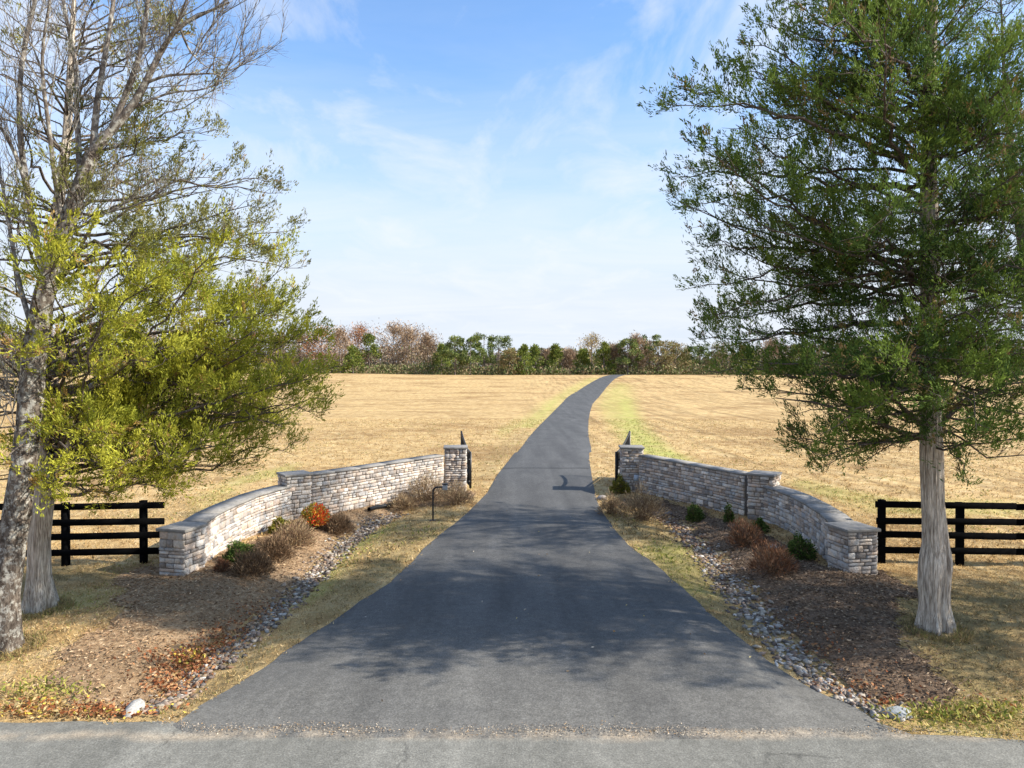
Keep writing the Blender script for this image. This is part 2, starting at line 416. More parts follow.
# cross road
a=Acc(); rx=np.concatenate([[-400,-100,-40],np.arange(-14,14,.2),[40,100,400]])
ry=road_y(rx)+.02*np.sin(rx*2.1)+.015*np.sin(rx*5.3)
for k in range(len(rx)-1):
    pass
fr=np.array([0,.02,.1,.3,.6,1.0])
X=np.repeat(rx[:,None],6,1); Y=ry[:,None]*(1-fr)+(-.5)*fr; Z=.046+.02*np.sin(fr*math.pi)[None]+0*X
Z[:,0]=.02
i=np.arange(len(rx)-1)[:,None]*6; j=np.arange(5)[None]
a.add(np.stack([X,Y,Z],-1).reshape(-1,3),np.stack([i+j,i+j+1,i+6+j+1,i+6+j],-1).reshape(-1,4)[:,::-1])
tag(a.obj('road',M_road,smooth=True),kind='structure')
# sandy grit gathered in the joint between driveway and road
def grit():
    n=6500; X=rng.uniform(-4.6,9.5,n); dn=vnoise(X,0*X,.8,3)*.7+vnoise(X,0*X,2.6,5)*.5
    k=rng.uniform(size=n)<dn**2*1.5; X=X[k]; dn=dn[k]; m=len(X)
    Y=road_y(X)+.03*np.sin(X*1.7)-.03+rng.normal(size=m)*(.03+.06*dn)
    th=rng.uniform(0,6.28,m); D=np.stack([np.cos(th),np.sin(th),rng.normal(size=m)*.08],1)
    pal=np.array([(.42,.34,.25),(.30,.24,.18),(.55,.46,.35),(.20,.16,.12),(.36,.22,.10)]); c=pal[rng.integers(0,5,m)]*rng.uniform(.8,1.2,(m,1))
    a=Acc(); a.kites(np.stack([X,Y,np.full(m,.072)+rng.uniform(0,.008,m)],1),D,rng.uniform(.008,.03,m),rng.uniform(.006,.016,m),c,.02)
    tag(a.obj('loose_gravel',M_chip),'sandy grit gathered along the joint between driveway and road',None,kind='stuff')
grit()
# tar joint across the driveway
ysj=float(at(545,469)[1]); l=float(np.interp(ysj,ys,dl)); r=float(np.interp(ysj,ys,dr))
a=Acc(); n=20; t=np.linspace(.01,.99,n); X=l+(r-l)*t; Yj=ysj+.03*np.sin(X*2)
v=np.concatenate([np.stack([X,Yj-.045,H(X,Yj)+.052],1),np.stack([X,Yj+.045,H(X,Yj)+.052],1)])
a.add(v,[(k,k+1,n+k+1,n+k) for k in range(n-1)])
tag(a.obj('tar_seam',M_tar),kind='structure')

# ------------------------------------------------------------ mulch beds
ML=P((478,490),(468,500),(440,507),(410,510),(385,516),(362,528),(340,540),(320,562),(292,590),(262,615),(225,640),(190,665),(160,692),(128,712),(75,706),(48,690),(52,660),(80,640),(112,615),(124,592),(118,578),(150,566),(190,572),(240,548),(290,524),(345,508),(400,500),(440,493))
MR=P((608,500),(640,497),(665,500),(700,512),(757,530),(845,572),(885,570),(915,592),(900,620),(905,650),(945,665),(965,690),(940,712),(905,716),(880,700),(838,676),(800,645),(768,615),(742,585),(718,555),(695,530),(670,514),(640,508),(612,508))
def bed(name,poly,mat,sd):
    x0,y0_=poly.min(0)-.3; x1,y1=poly.max(0)+.3; st=.09
    gx=np.arange(x0,x1,st); gy=np.arange(y0_,y1,st); X,Y=np.meshgrid(gx,gy)
    jx=(fbm(X,Y,1.3,sd)-.5)*.7; jy=(fbm(X,Y,1.3,sd+5)-.5)*.7
    ins=inpoly(X+jx,Y+jy,poly)&~on_drive(X,Y)&(Y>8.9)
    Z=H(X,Y)+.012+.035*(fbm(X,Y,3,sd+2)-.5)+.02*(fbm(X,Y,9,sd+3)-.3)
    Z=np.maximum(Z,H(X,Y)+.006)
    idx=-np.ones(X.shape,int); nx_=X.shape[1]
    f=ins[:-1,:-1]&ins[1:,:-1]&ins[:-1,1:]&ins[1:,1:]
    jj,ii=np.nonzero(f); base=jj*nx_+ii
    a=Acc(); a.add(np.stack([X,Y,Z],-1).reshape(-1,3),np.stack([base,base+1,base+nx_+1,base+nx_],1))
    return tag(a.obj(name,mat,smooth=True),kind='structure')
bed('mulch_bed',ML,M_mulchL,3); bed('mulch_bed',MR,M_mulchR,7)

def in_bed(X,Y,poly,sd): 
    return inpoly(X+(fbm(X,Y,1.3,sd)-.5)*.7,Y+(fbm(X,Y,1.3,sd+5)-.5)*.7,poly)
# bark chips
def chips(poly,sd,n,cols,label):
    x0,y0_=poly.min(0); x1,y1=poly.max(0)
    X=rng.uniform(x0,x1,n); Y=rng.uniform(y0_,y1,n); j=rng.normal(size=(2,n))*.08
    sp=np.where(rng.uniform(size=n)<.3,5.0,1.0); k=in_bed(X+j[0]*sp,Y+j[1]*sp,poly,sd)&~on_drive(X,Y)&(Y>9); X=X[k];Y=Y[k];m=len(X)
    th=rng.uniform(0,2*math.pi,m); D=np.stack([np.cos(th),np.sin(th),rng.normal(size=m)*.25],1)
    c=np.asarray(cols)[rng.integers(0,len(cols),m)]*rng.uniform(.7,1.25,(m,1))
    a=Acc(); a.kites(np.stack([X,Y,H(X,Y)+rng.uniform(.01,.045,m)],1),D,rng.uniform(.03,.11,m),rng.uniform(.008,.028,m),c,.1)
    return tag(a.obj('mulch_chips',M_chip),label,None,kind='stuff')
chips(ML,3,70000,[(.38,.25,.145),(.29,.18,.105),(.48,.35,.22),(.19,.12,.07)],'brown bark and straw scraps over the left bed')
chips(MR,7,60000,[(.22,.15,.10),(.15,.10,.065),(.36,.27,.18),(.09,.06,.04)],'dark bark scraps over the right bed')

# ------------------------------------------------------------ grass blades
def swdist(X,Y):
    d1,_=polydist(X,Y,SW_L); d2,_=polydist(X,Y,SW_R); return np.minimum(d1,d2)
def grass(name,n,x0,x1,ya,yb,per,hh,ww,keep,label,pw=1.0):
    X=rng.uniform(x0,x1,n); Y=ya+(yb-ya)*rng.uniform(0,1,n)**pw
    k=(np.abs(X)<Y*.80+1.5); X=X[k];Y=Y[k]
    j=rng.normal(size=(2,len(X)))*.05
    k=~on_drive(X+j[0],Y+j[1])&(Y>road_y(X)+.02+j[1])&keep(X+j[0]*2,Y+j[1]*2); X=X[k];Y=Y[k]
    g=soft(PG,X,Y); o=soft(PO,X,Y)
    pn=fbm(X,Y,.9,21); pg=fbm(X,Y,.5,31)
    X=np.repeat(X,per);Y=np.repeat(Y,per);g=np.repeat(g,per);o=np.repeat(o,per);pn=np.repeat(pn,per);pg=np.repeat(pg,per)
    m=len(X); X=X+rng.normal(size=m)*.03; Y=Y+rng.normal(size=m)*.03
    straw=np.array([(.56,.40,.18),(.46,.30,.13),(.66,.50,.27),(.40,.26,.11)])[rng.integers(0,4,m)]
    grn=np.array([(.15,.19,.035),(.25,.26,.06),(.35,.33,.09)])[rng.integers(0,3,m)]
    olv=np.array([(.30,.22,.10),(.20,.17,.065),(.36,.29,.14),(.15,.10,.055)])[rng.integers(0,4,m)]
    c=straw*(.75+.5*pn[:,None])
    c=np.where((rng.uniform(size=m)<o)[:,None],olv,c)
    pgreen=np.clip(g*.9+np.clip((pg-.55)*1.6,0,.4),0,1)
    c=np.where((rng.uniform(size=m)<pgreen)[:,None],grn,c)*rng.uniform(.75,1.2,(m,1))
    D=np.stack([rng.normal(size=m)*.8,rng.normal(size=m)*.8,np.full(m,.75)],1)
    a=Acc(); a.kites(np.stack([X,Y,H(X,Y)-.004],1),D,rng.uniform(.5,1.2,m)*hh,ww,c,.12)
    return tag(a.obj(name,M_blade),label,None,kind='stuff')
nob=lambda X,Y: ~in_bed(X,Y,ML,3)&~in_bed(X,Y,MR,7)&(swdist(X,Y)>.34)
grass('grass',52000,-14,14,8.4,26,4,.075,.011,nob,'short dry grass beside the driveway and under the trees',1.5)
grass('grass',60000,-60,60,16.5,70,3,.13,.03,lambda X,Y:nob(X,Y)&((abs(X-.5)>7.6)|(Y>27)|True),'bleached stubble in the hay field',1.25)

# ------------------------------------------------------------ swale rocks and leaves
def ico():
    import bmesh
    bm=bmesh.new(); bmesh.ops.create_icosphere(bm,subdivisions=2,radius=1)
    v=np.array([q.co[:] for q in bm.verts]); f=np.array([[l.index for l in q.verts] for q in bm.faces]); bm.free(); return v,f
IV,IF=ico()
def ico1():
    import bmesh
    bm=bmesh.new(); bmesh.ops.create_icosphere(bm,subdivisions=1,radius=1)
    v=np.array([q.co[:] for q in bm.verts]); f=np.array([[l.index for l in q.verts] for q in bm.faces]); bm.free(); return v,f
JV,JF=ico1()
def stone(a,x,y,z,r,col,fl=.55,big=False):
    V,Fc=(IV,IF) if big else (JV,JF)
    w=V*(1+.35*np.sin(V[:,[1]]*3+random.random()*6)*.5+.3*(rng.random((len(V),1))-.5)*(0.4 if big else 1))
    s=np.array([random.uniform(.75,1.4),random.uniform(.6,1.1),fl*random.uniform(.7,1.2)])*r
    w=w*s; th=random.uniform(0,math.pi); c,s_=math.cos(th),math.sin(th); tx=random.uniform(-.3,.3)
    w=np.stack([w[:,0]*c-w[:,1]*s_,w[:,0]*s_+w[:,1]*c,w[:,2]+w[:,0]*tx],1)
    a.add(w+np.array([x,y,z]),Fc,col)
RC=[(.38,.33,.27),(.28,.24,.20),(.48,.42,.34),(.22,.17,.14),(.33,.25,.20),(.55,.51,.46),(.17,.15,.14)]
def rocks(SW,n,wid,label,tone=lambda q:1.0):
    a=Acc(); seg=np.array(SW); L=np.concatenate([[0],np.cumsum(np.hypot(*np.diff(seg,axis=0).T))])
    for k in range(n):
        s=random.random()*L[-1]; i=min(np.searchsorted(L,s,'right')-1,len(seg)-2); t=(s-L[i])/(L[i+1]-L[i])
        p=seg[i]*(1-t)+seg[i+1]*t; d=seg[i+1]-seg[i]; d=d/np.linalg.norm(d); nn=np.array([-d[1],d[0]])
        q=s/L[-1]; w=wid(q); o=random.gauss(0,w*.5); o=max(-w*1.3,min(w*1.3,o)); x,y=p+nn*o
        if y<8.95 or bool(on_drive(np.array([x]),np.array([y]))[0]): continue
        r=random.uniform(.028,.062)*(1.25 if random.random()<.12 else 1)
        c=np.array(random.choice(RC))*random.uniform(.55,1.0)*tone(q)
        stone(a,x,y,Hs(x,y)+r*.3,r,c)
    return tag(a.obj('river_rocks',M_rock,smooth=False),label,None,kind='stuff')
rocks(SW_L,1900,lambda q:.48*(1-.45*q),'grey and tan river rocks lining the left swale',lambda q:np.array([.85,.72,.6]) if random.random()<.4 else .95)
rocks(SW_R,1900,lambda q:.36+.12*math.sin(q*3),'grey and tan river rocks lining the right swale',lambda q:np.array([.75,.6,.5]) if random.random()>q*1.5 else 1.0)
def bigstone(px,r,col,label,sc=(1,1,1)):
    x,y=at(*px); a=Acc(); random.seed(int(px[0])); 
    w=IV*(1+.12*np.sin(IV[:,[0]]*3+1)+.1*np.sin(IV[:,[1]]*5)+.04*(rng.random((len(IV),1))-.5))*r*np.array(sc)
    a.add(w+np.array([x,y,Hs(x,y)+r*sc[2]*.55]),IF,col)
    o=a.obj('rock',M_rock,smooth=True); return tag(o,label,'rock')
def rotz(o,x,y,ang): pass
bigstone((134,714),.13,(.34,.325,.30),'large white rock at the bottom end of the left swale',(.95,1.5,.75))
bigstone((897,717),.15,(.30,.31,.31),'flat blue grey rock at the bottom end of the right swale',(1.5,.8,.45))
bigstone((774,549),.10,(.5,.47,.42),'pale stone tucked by the rust brown shrub in the right bed',(1,.8,.7))
bigstone((602,500),.17,(.30,.26,.23),'brown rock at the foot of the right gate pillar beside the drive',(1.3,.9,.6))
bigstone((668,515),.12,(.20,.18,.17),'dark rock at the head of the right swale',(1.4,.8,.6))
random.seed(5)
def litter(specs,label,dens=.5):
    a=Acc()
    for (px,py,sx,sy,n,cols) in specs:
        sx*=.62; sy*=.8; n=int(n*dens)
        x,y=at(px,py); X=x+rng.normal(size=n)*sx; Y=y+rng.normal(size=n)*sy
        k=~on_drive(X,Y)&(Y>road_y(X)+.05); X=X[k];Y=Y[k];m=len(X)
        th=rng.uniform(0,6.28,m); D=np.stack([np.cos(th),np.sin(th),rng.normal(size=m)*.45],1)
        c=np.asarray(cols)[rng.integers(0,len(cols),m)]*rng.uniform(.7,1.2,(m,1))
        a.kites(np.stack([X,Y,H(X,Y)+rng.uniform(.02,.09,m)],1),D,rng.uniform(.04,.085,m),rng.uniform(.022,.045,m),c,.12)
    return tag(a.obj('fallen_leaves',M_litter),label,None,kind='stuff')
RU=[(.30,.11,.045),(.22,.075,.03),(.42,.20,.09),(.5,.30,.14)]; YE=[(.62,.45,.07),(.50,.42,.08),(.40,.14,.05),(.55,.33,.10)]
litter([(185,668,.40,.34,1100,RU),(205,655,.3,.3,500,RU),(190,662,.2,.18,420,YE),(225,640,.3,.35,500,RU),(165,690,.3,.2,450,RU),(155,668,.5,.3,200,RU),
        (60,712,1.1,.22,1000,RU+YE+[(.5,.38,.18)]*3),(20,718,.9,.2,600,RU+YE+[(.5,.38,.18)]*3),(110,715,.5,.15,600,RU),(255,615,.35,.6,350,RU),(270,520,.5,.6,150,RU),(285,545,.5,.8,250,RU)],'red brown and yellow leaves heaped along the left swale and roadside')
litter([(850,690,.5,.25,450,RU),(820,655,.3,.3,260,RU),(880,705,.5,.15,350,RU),(950,715,.8,.2,500,RU+YE),(800,630,.4,.4,200,RU),(990,710,.6,.3,300,RU),(700,545,.3,.8,120,RU)],'rusty leaves strewn along the right swale',.22)
n=70; X=rng.uniform(-4,7,n); Y=rng.uniform(8.9,24,n); k=on_drive(X,Y); X=X[k];Y=Y[k];n=len(X)
a=Acc(); a.kites(np.stack([X,Y,H(X,Y)+.06],1),np.stack([rng.normal(size=n),rng.normal(size=n),rng.normal(size=n)*.1],1),rng.uniform(.03,.08,n),rng.uniform(.02,.04,n),np.array([(.45,.40,.33),(.38,.22,.10),(.28,.20,.12),(.5,.42,.2)])[rng.integers(0,4,n)],.1)
tag(a.obj('fallen_leaves',M_litter),'stray leaves blown onto the driveway',None,kind='stuff')
# green weeds by the road on the right and left
def weeds(px,sx,sy,n,label):
    x,y=at(*px); X=x+rng.normal(size=n)*sx; Y=y+rng.normal(size=n)*sy
    k=~on_drive(X,Y)&(Y>road_y(X)+.06); X=X[k];Y=Y[k];m=len(X)
    D=np.stack([rng.normal(size=m),rng.normal(size=m),rng.uniform(.3,1.2,m)],1)
    c=np.array([(.17,.20,.035),(.30,.30,.06),(.40,.36,.09),(.46,.36,.14)])[rng.integers(0,4,m)]
    a=Acc(); a.kites(np.stack([X,Y,H(X,Y)+rng.uniform(0,.12,m)],1),D,rng.uniform(.05,.12,m),rng.uniform(.015,.035,m),c,.1)
    tag(a.obj('ground_cover',M_blade),label,None,kind='stuff')
weeds((958,718),.6,.14,750,'low green weeds at the roadside below the right tree')
weeds((900,735),.5,.08,500,'thin green weed fringe along the road edge by the right swale')
for (u_,v_,sx_) in ((935,632,.42),(41,612,.4),(8,650,.4)):
    x,y=at(u_,v_); n=900; th=rng.uniform(0,6.28,n); rr_=sx_*rng.uniform(.7,1.35,n); X=x+np.cos(th)*rr_; Y=y+np.sin(th)*rr_
    c=np.array([(.40,.29,.13),(.26,.20,.08),(.17,.13,.07),(.22,.21,.07)])[rng.integers(0,4,n)]
    a=Acc(); a.kites(np.stack([X,Y,H(X,Y)],1),np.stack([rng.normal(size=n)*.6,rng.normal(size=n)*.6,np.ones(n)],1),rng.uniform(.06,.15,n),.012,c,.1)
    tag(a.obj('grass',M_blade),'longer grass round the foot of a tree',None,kind='stuff')
weeds((45,695),.35,.15,260,'sparse green weeds at the roadside below the left trees')

# ------------------------------------------------------------ stone walls
SC=[(.50,.45,.40),(.43,.385,.345),(.58,.525,.465),(.35,.31,.28),(.52,.43,.36),(.40,.38,.36),(.64,.59,.53),(.46,.42,.38),(.28,.25,.225)]
def face_blocks(a,P,tops,depth,proud=.03,seed=0,col_s=1.0):
    """random ashlar blocks along the polyline P (xy); outward normal is to the right of its direction"""
    P=np.array(P,float); tops=np.asarray(tops,float)
    S=np.concatenate([[0],np.cumsum(np.hypot(*np.diff(P,axis=0).T))]); L=S[-1]
    m=np.gradient(P,axis=0) if len(P)>2 else np.repeat(P[1:]-P[:1],2,0); m=m/np.linalg.norm(m,axis=1,keepdims=True); NR=np.stack([m[:,1],-m[:,0]],1)
    z=0.0
    while z<depth:
        h=random.choice([.08,.10,.12,.15,.18]); h=min(h,depth-z+.001)
        if depth-z-h<.05: h=depth-z
        s=0.0
        while s<L-1e-4:
            w=random.uniform(.13,.42)*(1 if h<.12 else .85)
            if L-s-w<.1: w=L-s
            parts=[(z,h)] if (h<.14 or random.random()<.6) else [(z,h/2),(z+h/2,h/2)]
            for (zz,hh) in parts:
                g=.006; pr=proud+random.uniform(-.014,.018); ins=.012
                c=np.array(random.choice(SC))*random.uniform(.8,1.15)*col_s
                def pt(ss,dz,o):
                    x=np.interp(ss,S,P[:,0])+o*np.interp(ss,S,NR[:,0]); y=np.interp(ss,S,P[:,1])+o*np.interp(ss,S,NR[:,1])
                    return (x,y,np.interp(ss,S,tops)-dz)
                s0,s1=s+g,s+w-g; a0,a1=zz+g,zz+hh-g
                jit=lambda:random.uniform(-.008,.008)
                o1=[pt(s0,a0,-.02),pt(s1,a0,-.02),pt(s1,a1,-.02),pt(s0,a1,-.02)]
                o2=[pt(s0+ins*.4,a0+ins*.4,pr-.01),pt(s1-ins*.4,a0+ins*.4,pr-.01),pt(s1-ins*.4,a1-ins*.4,pr-.01),pt(s0+ins*.4,a1-ins*.4,pr-.01)]
                o3=[pt(s0+ins*1.6+abs(jit()),a0+ins*1.3+abs(jit()),pr+jit()),pt(s1-ins*1.6-abs(jit()),a0+ins*1.3,pr+jit()),pt(s1-ins*1.6,a1-ins*1.3-abs(jit()),pr+jit()),pt(s0+ins*1.6,a1-ins*1.3,pr+jit())]
                f=[(8,9,10,11)]
                for k in range(4):
                    k2=(k+1)%4; f+=[(k,k2,4+k2,4+k),(4+k,4+k2,8+k2,8+k)]
                a.add(np.array(o1+o2+o3),np.array(f)[:,::-1],c)
            s+=w
        z+=h
MORT=(.19,.17,.15)
def wall_run(parent,path,tops,thick,base=-.55,name='wall_section'):
    path=np.array(path,float); m=np.gradient(path,axis=0); m/=np.linalg.norm(m,axis=1,keepdims=True); nr=np.stack([m[:,1],-m[:,0]],1)
    A=path+nr*thick/2; B=path-nr*thick/2; a=Acc(); capm=Acc()
    face_blocks(a,A,tops,min(tops)-base); face_blocks(a,B[::-1],tops[::-1],min(tops)-base)
    # core
    q=.008; Ai=path+nr*(thick/2-q); Bi=path-nr*(thick/2-q)
    v=[];f=[]
    for k in range(len(path)):
        v+=[(*Ai[k],base),(*Ai[k],tops[k]-.004),(*Bi[k],tops[k]-.004),(*Bi[k],base)]
    for k in range(len(path)-1):
        o=k*4
        for c in range(4): f.append((o+c,o+(c+1)%4,o+4+(c+1)%4,o+4+c))
    n=len(path)-1; f+=[(0,3,2,1),(n*4,n*4+1,n*4+2,n*4+3)]
    a.add(v,f,MORT)
    w=a.obj(name,M_stone,parent)
    # cap slabs with thin joints
    ov=.055; A=path+nr*(thick/2+ov); B=path-nr*(thick/2+ov); T=.055
    for k in range(len(path)-1):
        ns=max(1,int(np.linalg.norm(path[k+1]-path[k])/.75))
        for s in range(ns):
            t0,t1=s/ns+.004,(s+1)/ns-.004
            dz=random.uniform(-.003,.003)
            vv=[]
            for t in (t0,t1):
                z=tops[k]*(1-t)+tops[k+1]*t+dz
                pa=A[k]*(1-t)+A[k+1]*t; pb=B[k]*(1-t)+B[k+1]*t
                vv+=[(*pa,z),(*pa,z+T),(*pb,z+T),(*pb,z)]
            ff=[(c,4+c,4+(c+1)%4,(c+1)%4) for c in range(4)]+[(0,1,2,3),(7,6,5,4)]
            capm.add(vv,ff)
    capm.obj('cap',M_cap,w)
    return w
def pillar(parent,cx,cy,sz,rot,top,base=-.55,name='pillar',capov=.06,capt=.07):
    a=Acc(); c,s=math.cos(rot),math.sin(rot); h=sz/2
    cs=[(-h,-h),(h,-h),(h,h),(-h,h)]; W=[(cx+x*c-y*s,cy+x*s+y*c) for x,y in cs]
    for k in range(4): face_blocks(a,[W[k],W[(k+1)%4]],[top,top],top-base,.025)
    a.box((cx,cy,(top+base)/2-.002),sz-.016,sz-.016,top-base-.004,rot,MORT)
    # solid corner quoins close the edges
    w=a.obj(name,M_stone,parent)
    k=Acc(); hw=sz+2*capov; k.box((cx,cy,top+capt/2),hw,hw,capt,rot); o=k.obj('cap',M_cap,w)
    bv=o.modifiers.new('Bevel','BEVEL'); bv.width=.012; bv.segments=2
    return w
def ztop(v,Y): return CH-(v-376)/F*Y
WL=empty('stone_wall',(-6.5,21,0),'curved pale sunlit stone entrance wall left of the driveway with grey cap','wall')
pillar(WL,-2.18,26.75,.80,R(4),1.72,name='gate_pillar')
pillar(WL,-6.78,21.55,.76,R(36),1.42,name='middle_pillar')
pillar(WL,-7.52,15.75,.66,R(-14),1.02,name='end_pillar')
wall_run(WL,[(-6.5,21.95),(-5.95,22.6),(-5.3,23.4),(-4.6,24.3),(-3.75,25.3),(-2.75,26.35)],[1.34,1.35,1.36,1.38,1.41,1.45],.42)
wall_run(WL,[(-7.47,16.1),(-7.6,17.2),(-7.6,18.4),(-7.5,19.6),(-7.25,20.6),(-7.0,21.2)],[1.02,1.03,1.04,1.06,1.07,1.08],.48)
WR=empty('stone_wall',(7.2,21,0),'curved grey shaded stone entrance wall right of the driveway with grey cap','wall')
gp=pillar(WR,4.62,26.75,.80,R(-4),1.72,name='gate_pillar')
pillar(WR,7.86,21.55,.76,R(-36),1.42,name='middle_pillar')
pillar(WR,7.76,15.75,.72,R(10),1.02,name='end_pillar')
wall_run(WR,[(7.55,21.95),(7.25,22.6),(6.85,23.4),(6.35,24.3),(5.75,25.3),(5.0,26.35)][::-1],[1.34,1.35,1.36,1.38,1.41,1.45][::-1],.42)
wall_run(WR,[(7.73,16.1),(7.98,17.2),(8.13,18.4),(8.18,19.6),(8.1,20.6),(7.95,21.2)][::-1],[1.02,1.03,1.04,1.06,1.07,1.08][::-1],.48)
a=Acc(); a.box((4.74,26.29,.62),.20,.03,.24,R(-4)); a.obj('plaque',M_plaque,gp)

# ------------------------------------------------------------ gates
def gate(h,f,label):
    h=np.array(h,float);f=np.array(f,float); z0=Hs(*h)+.08
    g=empty('gate',(h[0],h[1],z0),label,'gate','open driveway gates')
    d=f-h; L=np.linalg.norm(d); 
    def p(s,z): q=h+d*s; return (q[0],q[1],z)
    top=lambda s: 1.50+.55*(s**1.9)
    a=Acc(); a.beam(p(0,z0),p(0,top(0)+.05),.09,.09); a.beam(p(1,z0),p(1,top(1)+.06),.07,.07)
    a.beam(p(.02,z0+.08),p(.99,z0+.08),.05,.07); a.beam(p(.02,z0+.75),p(.99,z0+.75),.05,.06)
    n=16
    for k in range(n): a.beam(p(k/n,top(k/n)),p((k+1)/n,top((k+1)/n)),.05,.08)
    a.obj('frame',M_iron,g)
    a=Acc()
    for k in range(1,27):
        s=k/27; a.tube([p(s,z0+.1),p(s,top(s))],[.013,.013],6)
    a.obj('pickets',M_iron,g)
    for z in (.4,1.25): 
        a=Acc(); a.box((h[0]-.07*(1 if h[0]<1 else -1),h[1]-.03,z),.12,.06,.06); a.obj('hinge',M_iron,g)
    # lower kick panel
    a=Acc(); a.beam(p(.03,z0+.40),p(.98,z0+.40),.012,.55); a.obj('lower_panel',M_iron,g)
gate((-1.62,26.9),(-2.20,30.1),'black iron gate leaf standing open behind the left pillar')
gate((4.06,26.9),(5.12,30.1),'black iron gate leaf standing open behind the right pillar')
# keypad on gooseneck post
x,y=at(433,521); z=Hs(x,y)
k=empty('gate_keypad',(x,y,z),'black gooseneck post with grey keypad box beside the left edge of the drive','keypad post')
a=Acc(); pts=[(x,y,z-.1),(x,y,z+.88)]+[(x+.13-.13*math.cos(t),y,z+.88+.15*math.sin(t)) for t in np.linspace(.15,math.pi/2,7)]+[(x+.30,y,z+1.04)]
a.tube(pts,[.026]*len(pts),10); a.obj('post',M_iron,k,True)
a=Acc(); a.box((x+.37,y,z+1.03),.15,.12,.17); o=a.obj('keypad_box',M_grey,k); bv=o.modifiers.new('Bevel','BEVEL'); bv.width=.012
a=Acc(); a.box((x+.37,y-.005,z+1.13),.18,.17,.02); a.obj('hood',M_iron,k)
a=Acc(); a.box((x,y,z+.012),.2,.2,.02); a.obj('base_plate',M_iron,k)
# drain pipe
q=[at(u,v) for u,v in ((369,512.5),(376,510.5),(384,509),(392,508))]
a=Acc(); a.tube([(p[0],p[1],Hs(*p)+.10) for p in q],[.07]*4,12); 
for p in np.linspace(0,3,26):
    i=min(int(p),2);t=p-i;c=q[i]*(1-t)+q[i+1]*t; c2=c+(q[i+1]-q[i])*.03
    a.tube([(*c,Hs(*c)+.10),(*c2,Hs(*c)+.10)],[.078,.078],12)
tag(a.obj('drain_pipe',M_iron),'black corrugated drain pipe lying at the foot of the left wall','pipe')

# ------------------------------------------------------------ fences
def fence(posts,ends,label):
    c=posts[len(posts)//2]; g=empty('rail_fence',(c[0],c[1],0),label,'fence')
    for (x,y) in posts:
        zb=Hs(x,y); a=Acc(); a.box((x,y,zb+.45),.135,.135,2.1,random.uniform(-.03,.03)); a.obj('post',M_fence,g)
    e0,e1=ends; e0=np.array(e0);e1=np.array(e1); d=(e1-e0); L=np.linalg.norm(d); d/=L; n=np.array([d[1],-d[0]]) if d[0]>0 else np.array([-d[1],d[0]])
    for r,zc in enumerate((1.41,1.045,.70,.335)):
        cuts=[0]+[L*t for t in (.34,.67)]+[L]
        for k in range(3):
            t0,t1=cuts[k]+(.003 if k else -random.uniform(0,.04)),cuts[k+1]-(0.003 if k<2 else 0)
            a0=e0+d*t0+n*.09; a1=e0+d*t1+n*.09
            a=Acc(); a.beam((a0[0],a0[1],zc+Hs(*(e0+d*t0))+random.uniform(-.02,.02)),(a1[0],a1[1],zc+Hs(*(e0+d*t1))+random.uniform(-.012,.012)),.04,.15); a.obj('rail',M_fence,g)
def fy(v): return F*CH/(v-376)
LP=[(-8.78+ -1.78*i, 16.45-.12*i) for i in range(6)]
fence(LP,((-8.28,16.5),(LP[-1][0]-.2,LP[-1][1])),'black four rail wooden fence behind the left trees')
RP=[(8.78+1.82*i,16.4-.06*i) for i in range(6)]
fence(RP,((8.62,16.4),(RP[-1][0]+.2,RP[-1][1])),'black four rail wooden fence behind the right cedar')

# ------------------------------------------------------------ trees
def unit(v): return v/(np.linalg.norm(v)+1e-9)
def rnd(s=1.0): return np.array([random.gauss(0,s),random.gauss(0,s),random.gauss(0,s)])
def plumes(a,B,A,l,n,cols,ll=(.045,.095),lw=(.012,.026),spread=.36):
    """feathery sprays: base points B, axes A, lengths l; n kites each"""
    B=np.array(B);A=np.array(A);l=np.array(l)
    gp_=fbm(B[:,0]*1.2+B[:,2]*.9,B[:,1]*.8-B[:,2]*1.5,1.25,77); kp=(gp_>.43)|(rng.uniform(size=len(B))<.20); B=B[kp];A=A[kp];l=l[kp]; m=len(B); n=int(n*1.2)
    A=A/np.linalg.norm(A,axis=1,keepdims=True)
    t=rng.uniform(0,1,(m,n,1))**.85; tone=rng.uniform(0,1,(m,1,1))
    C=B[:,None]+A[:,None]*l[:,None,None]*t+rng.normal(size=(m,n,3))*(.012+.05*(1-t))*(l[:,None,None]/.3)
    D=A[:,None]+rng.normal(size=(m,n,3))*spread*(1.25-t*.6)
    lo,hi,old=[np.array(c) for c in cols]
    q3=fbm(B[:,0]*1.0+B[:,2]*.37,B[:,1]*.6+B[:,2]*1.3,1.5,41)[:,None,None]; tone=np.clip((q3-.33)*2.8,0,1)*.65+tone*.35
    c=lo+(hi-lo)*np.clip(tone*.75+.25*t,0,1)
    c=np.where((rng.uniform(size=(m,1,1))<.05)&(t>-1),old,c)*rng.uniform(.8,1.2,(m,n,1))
    k=m*n
    a.kites(C.reshape(k,3),D.reshape(k,3),rng.uniform(*ll,k),rng.uniform(*lw,k),c.reshape(k,3),.06)
def bez(p0,p1,p2,n):
    t=np.linspace(0,1,n)[:,None]; return (1-t)**2*p0+2*t*(1-t)*p1+t*t*p2
